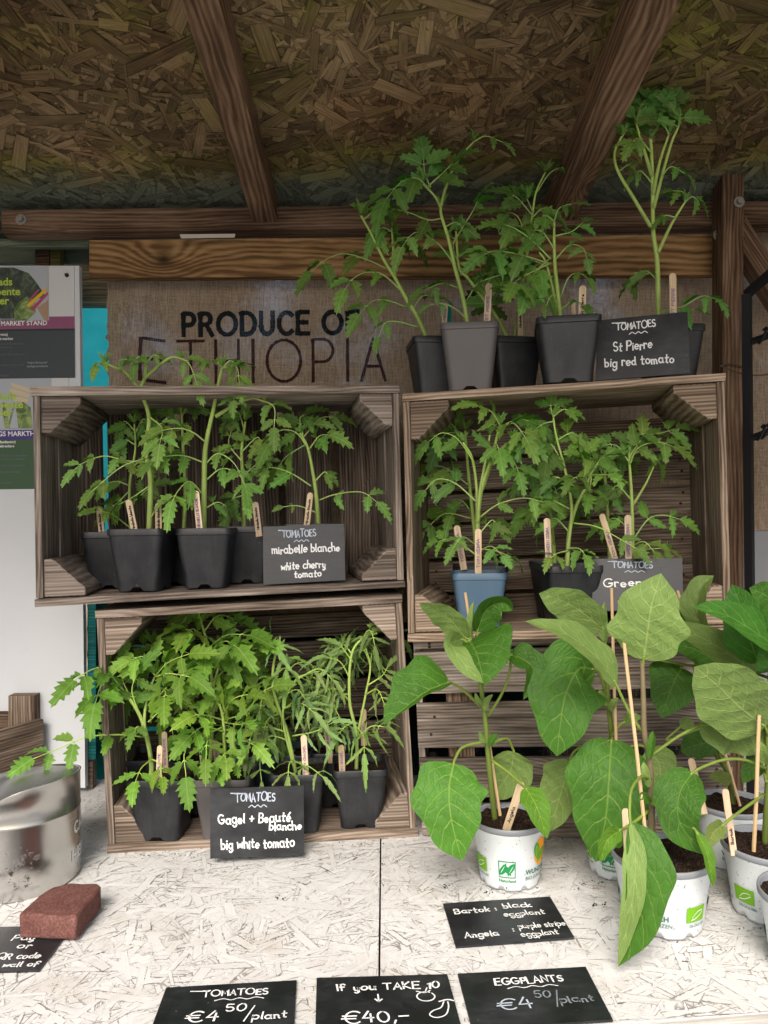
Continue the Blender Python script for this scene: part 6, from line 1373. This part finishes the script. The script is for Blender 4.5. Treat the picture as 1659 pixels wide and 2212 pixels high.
bigleaf(e2, [], [(1306, 1385, 1.11), (1304, 1345, 1.10), (1306, 1300, 1.105)], 24, 20, .5, True, 1.3)
bigleaf(e2, [], [(1315, 1525, 1.11), (1300, 1500, 1.10), (1295, 1490, 1.10)], 18, 20, .4, True, 1.2); bigleaf(e2, [], [(1318, 1535, 1.11), (1326, 1518, 1.10), (1336, 1507, 1.10)], 16, 20, .4, True, 1.2)
bigleaf(e2, [(1320, 1590, 1.125), (1340, 1565, 1.12)], [(1350, 1560, 1.12), (1366, 1552, 1.11), (1385, 1548, 1.11)], 26, 20, .4, True, 1.1)
stake('tall bamboo stake whose top stands before the word on the green tomato card', (1321, 1270, 1.10), (1335, 1790, 1.12))
# --- third, at the front
e3 = eggplant('front eggplant with a purple stem and one leaf drooping onto the table', 1417, 2036, .063, .089, TH(-.025, .055), [(1408, 1795, .985), (1404, 1655, .985), (1392, 1584, .985), (1390, 1513, .985), (1387, 1427, .99)], EGPURP, .0048)
bigleaf(e3, [(1388, 1440, .99)], [(1390, 1424, .985), (1398, 1370, .97), (1407, 1310, .96), (1428, 1238, .96)], 156, 0, .10, True, 1.2, wav=.10, peak=.8)
bigleaf(e3, [(1384, 1578, .985), (1355, 1530, .975)], [(1330, 1476, .965), (1290, 1420, .95), (1220, 1368, .93), (1134, 1342, .92)], 84, -52, .25, True, 1.0)
bigleaf(e3, [(1407, 1632, .985), (1460, 1594, 1.0), (1500, 1572, 1.01)], [(1511, 1566, 1.015), (1570, 1570, 1.02), (1625, 1590, 1.02), (1690, 1620, 1.02)], 112, -12, .12, True, .78)
bigleaf(e3, [(1407, 1684, .985), (1385, 1678, .95), (1364, 1705, .915), (1360, 1750, .895)], [(1362, 1778, .89), (1372, 1850, .872), (1368, 1950, .862), (1336, 2088, .868)], 92, 20, .40, False, .9, left=1.55, right=.5, peak=.9)
bigleaf(e3, [], [(1364, 1782, .887), (1372, 1860, .864), (1364, 1960, .855), (1335, 2089, .865)], 50, -6, .12, True, 1.1, peak=.85)
bigleaf(e3, [(1412, 1735, .985), (1460, 1758, .955), (1497, 1788, .93)], [(1505, 1798, .92), (1526, 1840, .905), (1534, 1880, .90), (1541, 1916, .905)], 26, 25, .5, False, 1.3, hue=1.2)
bigleaf(e3, [(1400, 1752, .98), (1375, 1772, .95), (1348, 1790, .92)], [(1340, 1793, .91), (1312, 1815, .90), (1296, 1862, .90)], 36, 10, .5, False, 1.35, hue=1.2)
bigleaf(e3, [], [(1403, 1640, .975), (1410, 1600, .97), (1411, 1578, .97)], 20, 30, .5, False, 1.1); bigleaf(e3, [], [(1402, 1700, .975), (1394, 1665, .97), (1390, 1645, .97)], 18, 10, .3, True, 1.3)
bigleaf(e3, [], [(1410, 1740, .97), (1420, 1722, .965), (1428, 1718, .965)], 16, 10, .3, True, 1.2); bigleaf(e3, [], [(1404, 1735, .97), (1390, 1718, .965), (1380, 1730, .965)], 18, 10, .3, False, 1.0)
stake('bamboo stake crossing in front of the purple stem of the front eggplant', (1338, 1297, .99), (1394, 1800, .962))
stick('stick label in the front pot, half covered by the drooping leaf', (1351, 1746), (1356, 1845), .935, '', 15)
# --- fourth, back right
e4 = eggplant('eggplant in the white pot at the back right, before the slatted crate base', 1570, 1890, .0545, .090, TH(.11, .048), [(1584, 1722, 1.165), (1572, 1670, 1.16), (1546, 1627, 1.16), (1520, 1560, 1.15), (1500, 1480, 1.13), (1515, 1370, 1.11)])
bigleaf(e4, [(1500, 1490, 1.13)], [(1474, 1442, 1.13), (1455, 1475, 1.12), (1428, 1551, 1.11)], 112, 0, .1, False, .8)
bigleaf(e4, [(1502, 1470, 1.13)], [(1543, 1428, 1.11), (1500, 1402, 1.10), (1440, 1390, 1.09)], 62, -15, .2, False, .85)
bigleaf(e4, [(1515, 1372, 1.11)], [(1517, 1362, 1.10), (1505, 1315, 1.09), (1515, 1270, 1.09), (1542, 1243, 1.09)], 62, 35, .5, True, .8)
bigleaf(e4, [(1505, 1440, 1.12)], [(1402, 1422, 1.12), (1425, 1395, 1.12), (1452, 1368, 1.12)], 46, 20, .3, False, .7)
bigleaf(e4, [], [(1578, 1690, 1.14), (1555, 1678, 1.13), (1530, 1680, 1.13)], 30, 0, .2, True, .8, hue=1.1); bigleaf(e4, [(1520, 1570, 1.15), (1440, 1600, 1.15)], [(1470, 1570, 1.15), (1485, 1563, 1.15), (1500, 1568, 1.15)], 28, 0, .2, True, .8)
bigleaf(e4, [], [(1480, 1370, 1.11), (1470, 1345, 1.11), (1445, 1340, 1.11)], 50, 0, .2, False, .75)
bigleaf(e4, [(1560, 1650, 1.15)], [(1550, 1600, 1.15), (1500, 1610, 1.15), (1470, 1625, 1.15)], 60, 10, .2, False, .6)
stake('bamboo stake of the back right eggplant, its top beside the green tomato card', (1464, 1276, 1.12), (1593, 1722, 1.15), .0022)
stick('stick label reading Bartok in the back right white pot', (1492, 1638), (1519, 1748), 1.125, 'Bartok', 14)
# --- fifth, right front, cut by the picture's edge
e5 = eggplant('eggplant at the right edge in a white pot, with broad grey-green leaves above it', 1650, 2012, .060, .090, TH(.059, .053), [(1652, 1805, 1.02), (1659, 1684, 1.015), (1660, 1570, 1.01), (1665, 1440, 1.0), (1670, 1380, 1.0)])
bigleaf(e5, [(1660, 1590, 1.01)], [(1652, 1570, 1.0), (1600, 1530, .975), (1548, 1480, .96), (1500, 1440, .955)], 150, 8, .10, True, .98, peak=.8, right=1.1)
bigleaf(e5, [(1666, 1450, 1.0)], [(1637, 1432, .985), (1620, 1380, .97), (1600, 1310, .965), (1582, 1262, .97)], 96, 12, .2, False, .95, hue=.85)
bigleaf(e5, [(1668, 1420, 1.0)], [(1690, 1410, .97), (1640, 1372, .945), (1570, 1330, .93), (1498, 1312, .925)], 84, -38, .35, False, 1.05, hue=.88, left=.8, right=1.0)
bigleaf(e5, [(1668, 1400, 1.0)], [(1690, 1330, .98), (1660, 1290, .97), (1618, 1270, .97)], 74, -10, .3, False, 1.0, hue=.95)
bigleaf(e5, [(1664, 1460, 1.0)], [(1665, 1450, .985), (1662, 1440, .97), (1640, 1400, .96)], 60, 0, .2, False, .9, hue=.85)
bigleaf(e5, [(1664, 1465, 1.0)], [(1637, 1456, 1.03), (1570, 1410, 1.02), (1500, 1370, 1.01), (1438, 1355, 1.0)], 66, -20, .2, True, .72)
bigleaf(e5, [(1659, 1662, 1.015), (1610, 1642, 1.0), (1565, 1641, .985), (1520, 1656, .97)], [(1496, 1669, .96), (1468, 1715, .945), (1470, 1780, .935), (1524, 1848, .93)], 98, -6, .25, False, .82, left=1.05)
bigleaf(e5, [(1650, 1716, 1.0), (1600, 1752, .97)], [(1562, 1782, .95), (1540, 1800, .94), (1530, 1832, .935)], 38, 15, .5, True, .8, hue=1.1)
bigleaf(e5, [(1656, 1690, 1.0)], [(1648, 1660, 1.03), (1625, 1660, 1.03), (1604, 1692, 1.03)], 44, 0, .2, False, .75)
bigleaf(e5, [], [(1652, 1650, 1.0), (1645, 1620, .99), (1642, 1600, .99)], 28, 10, .3, True, 1.2)
stake('bamboo stake of the eggplant at the right edge', (1640, 1545, .985), (1629, 1815, 1.0), .0026)
stick('stick label reading Bartok in the right edge white pot', (1566, 1704), (1584, 1836), .985, 'Bartok', 14)
# --- sixth, only its rim shows
e6 = eggplant('white pot with grey rim cut off by the right edge, nearest the viewer', 1741, 2153, .058, .090, TH(.0, .05), [(1715, 1900, .93), (1716, 1820, .93), (1718, 1760, .93)])
bigleaf(e6, [(1716, 1800, .93)], [(1725, 1790, .93), (1760, 1760, .92), (1800, 1760, .92)], 60, 0, .2, False, .9)

# ---------------------------------------------------------------- crumbs of soil on the table
mb = MB(); rnd = random.Random(3)
def crumb(x, y, s, z=TABLE):
    p = tab(x, y, z); f = s / F * p.y
    b = [Vector((rnd.uniform(-1, 1), rnd.uniform(-1, 1), 0)) for _ in range(1)]
    n_ = 7; a0 = rnd.uniform(0, 6); el = rnd.uniform(.5, 1)
    lo = [p + Vector((f * math.cos(a0 + 6.283 * i / n_) * rnd.uniform(.6, 1.1), f * el * math.sin(a0 + 6.283 * i / n_) * rnd.uniform(.6, 1.1), 0)) for i in range(n_)]
    mb.add(lo + [p + Vector((0, 0, f * .8))], [(i, (i + 1) % n_, n_) for i in range(n_)])
for (x, y, s) in ((827, 1866, 4), (858, 1860, 4), (756, 1866, 2), (965, 1917, 7), (960, 1912, 4), (602, 1937, 7), (612, 1941, 5), (640, 2055, 3), (1285, 1955, 8), (1305, 1954, 6), (1480, 2076, 5), (1018, 2066, 3), (1250, 1920, 5), (1052, 1928, 6), (1160, 1918, 5), (1350, 2002, 5), (1020, 1347, 0.1)): 
    for _ in range(5): crumb(x + rnd.gauss(0, s * .6), y + rnd.gauss(0, s * .25), s * rnd.uniform(.2, .55))
for _ in range(150): crumb(rnd.uniform(60, 1650), rnd.uniform(1870, 2190), rnd.uniform(.5, 1.5))
for (bx_, by_, bw_) in ((1090, 1925, 60), (1424, 2030, 70), (1290, 1905, 40), (1640, 2010, 50), (360, 1850, 60), (780, 1822, 50)):
    for _ in range(16): crumb(bx_ + rnd.uniform(-bw_, bw_), by_ + rnd.uniform(-8, 6), rnd.uniform(.7, 2.4))
tag(mb.build('soil_crumbs', M_SOIL), 'crumbs of dark soil scattered over the white table', 'soil', kind='stuff')
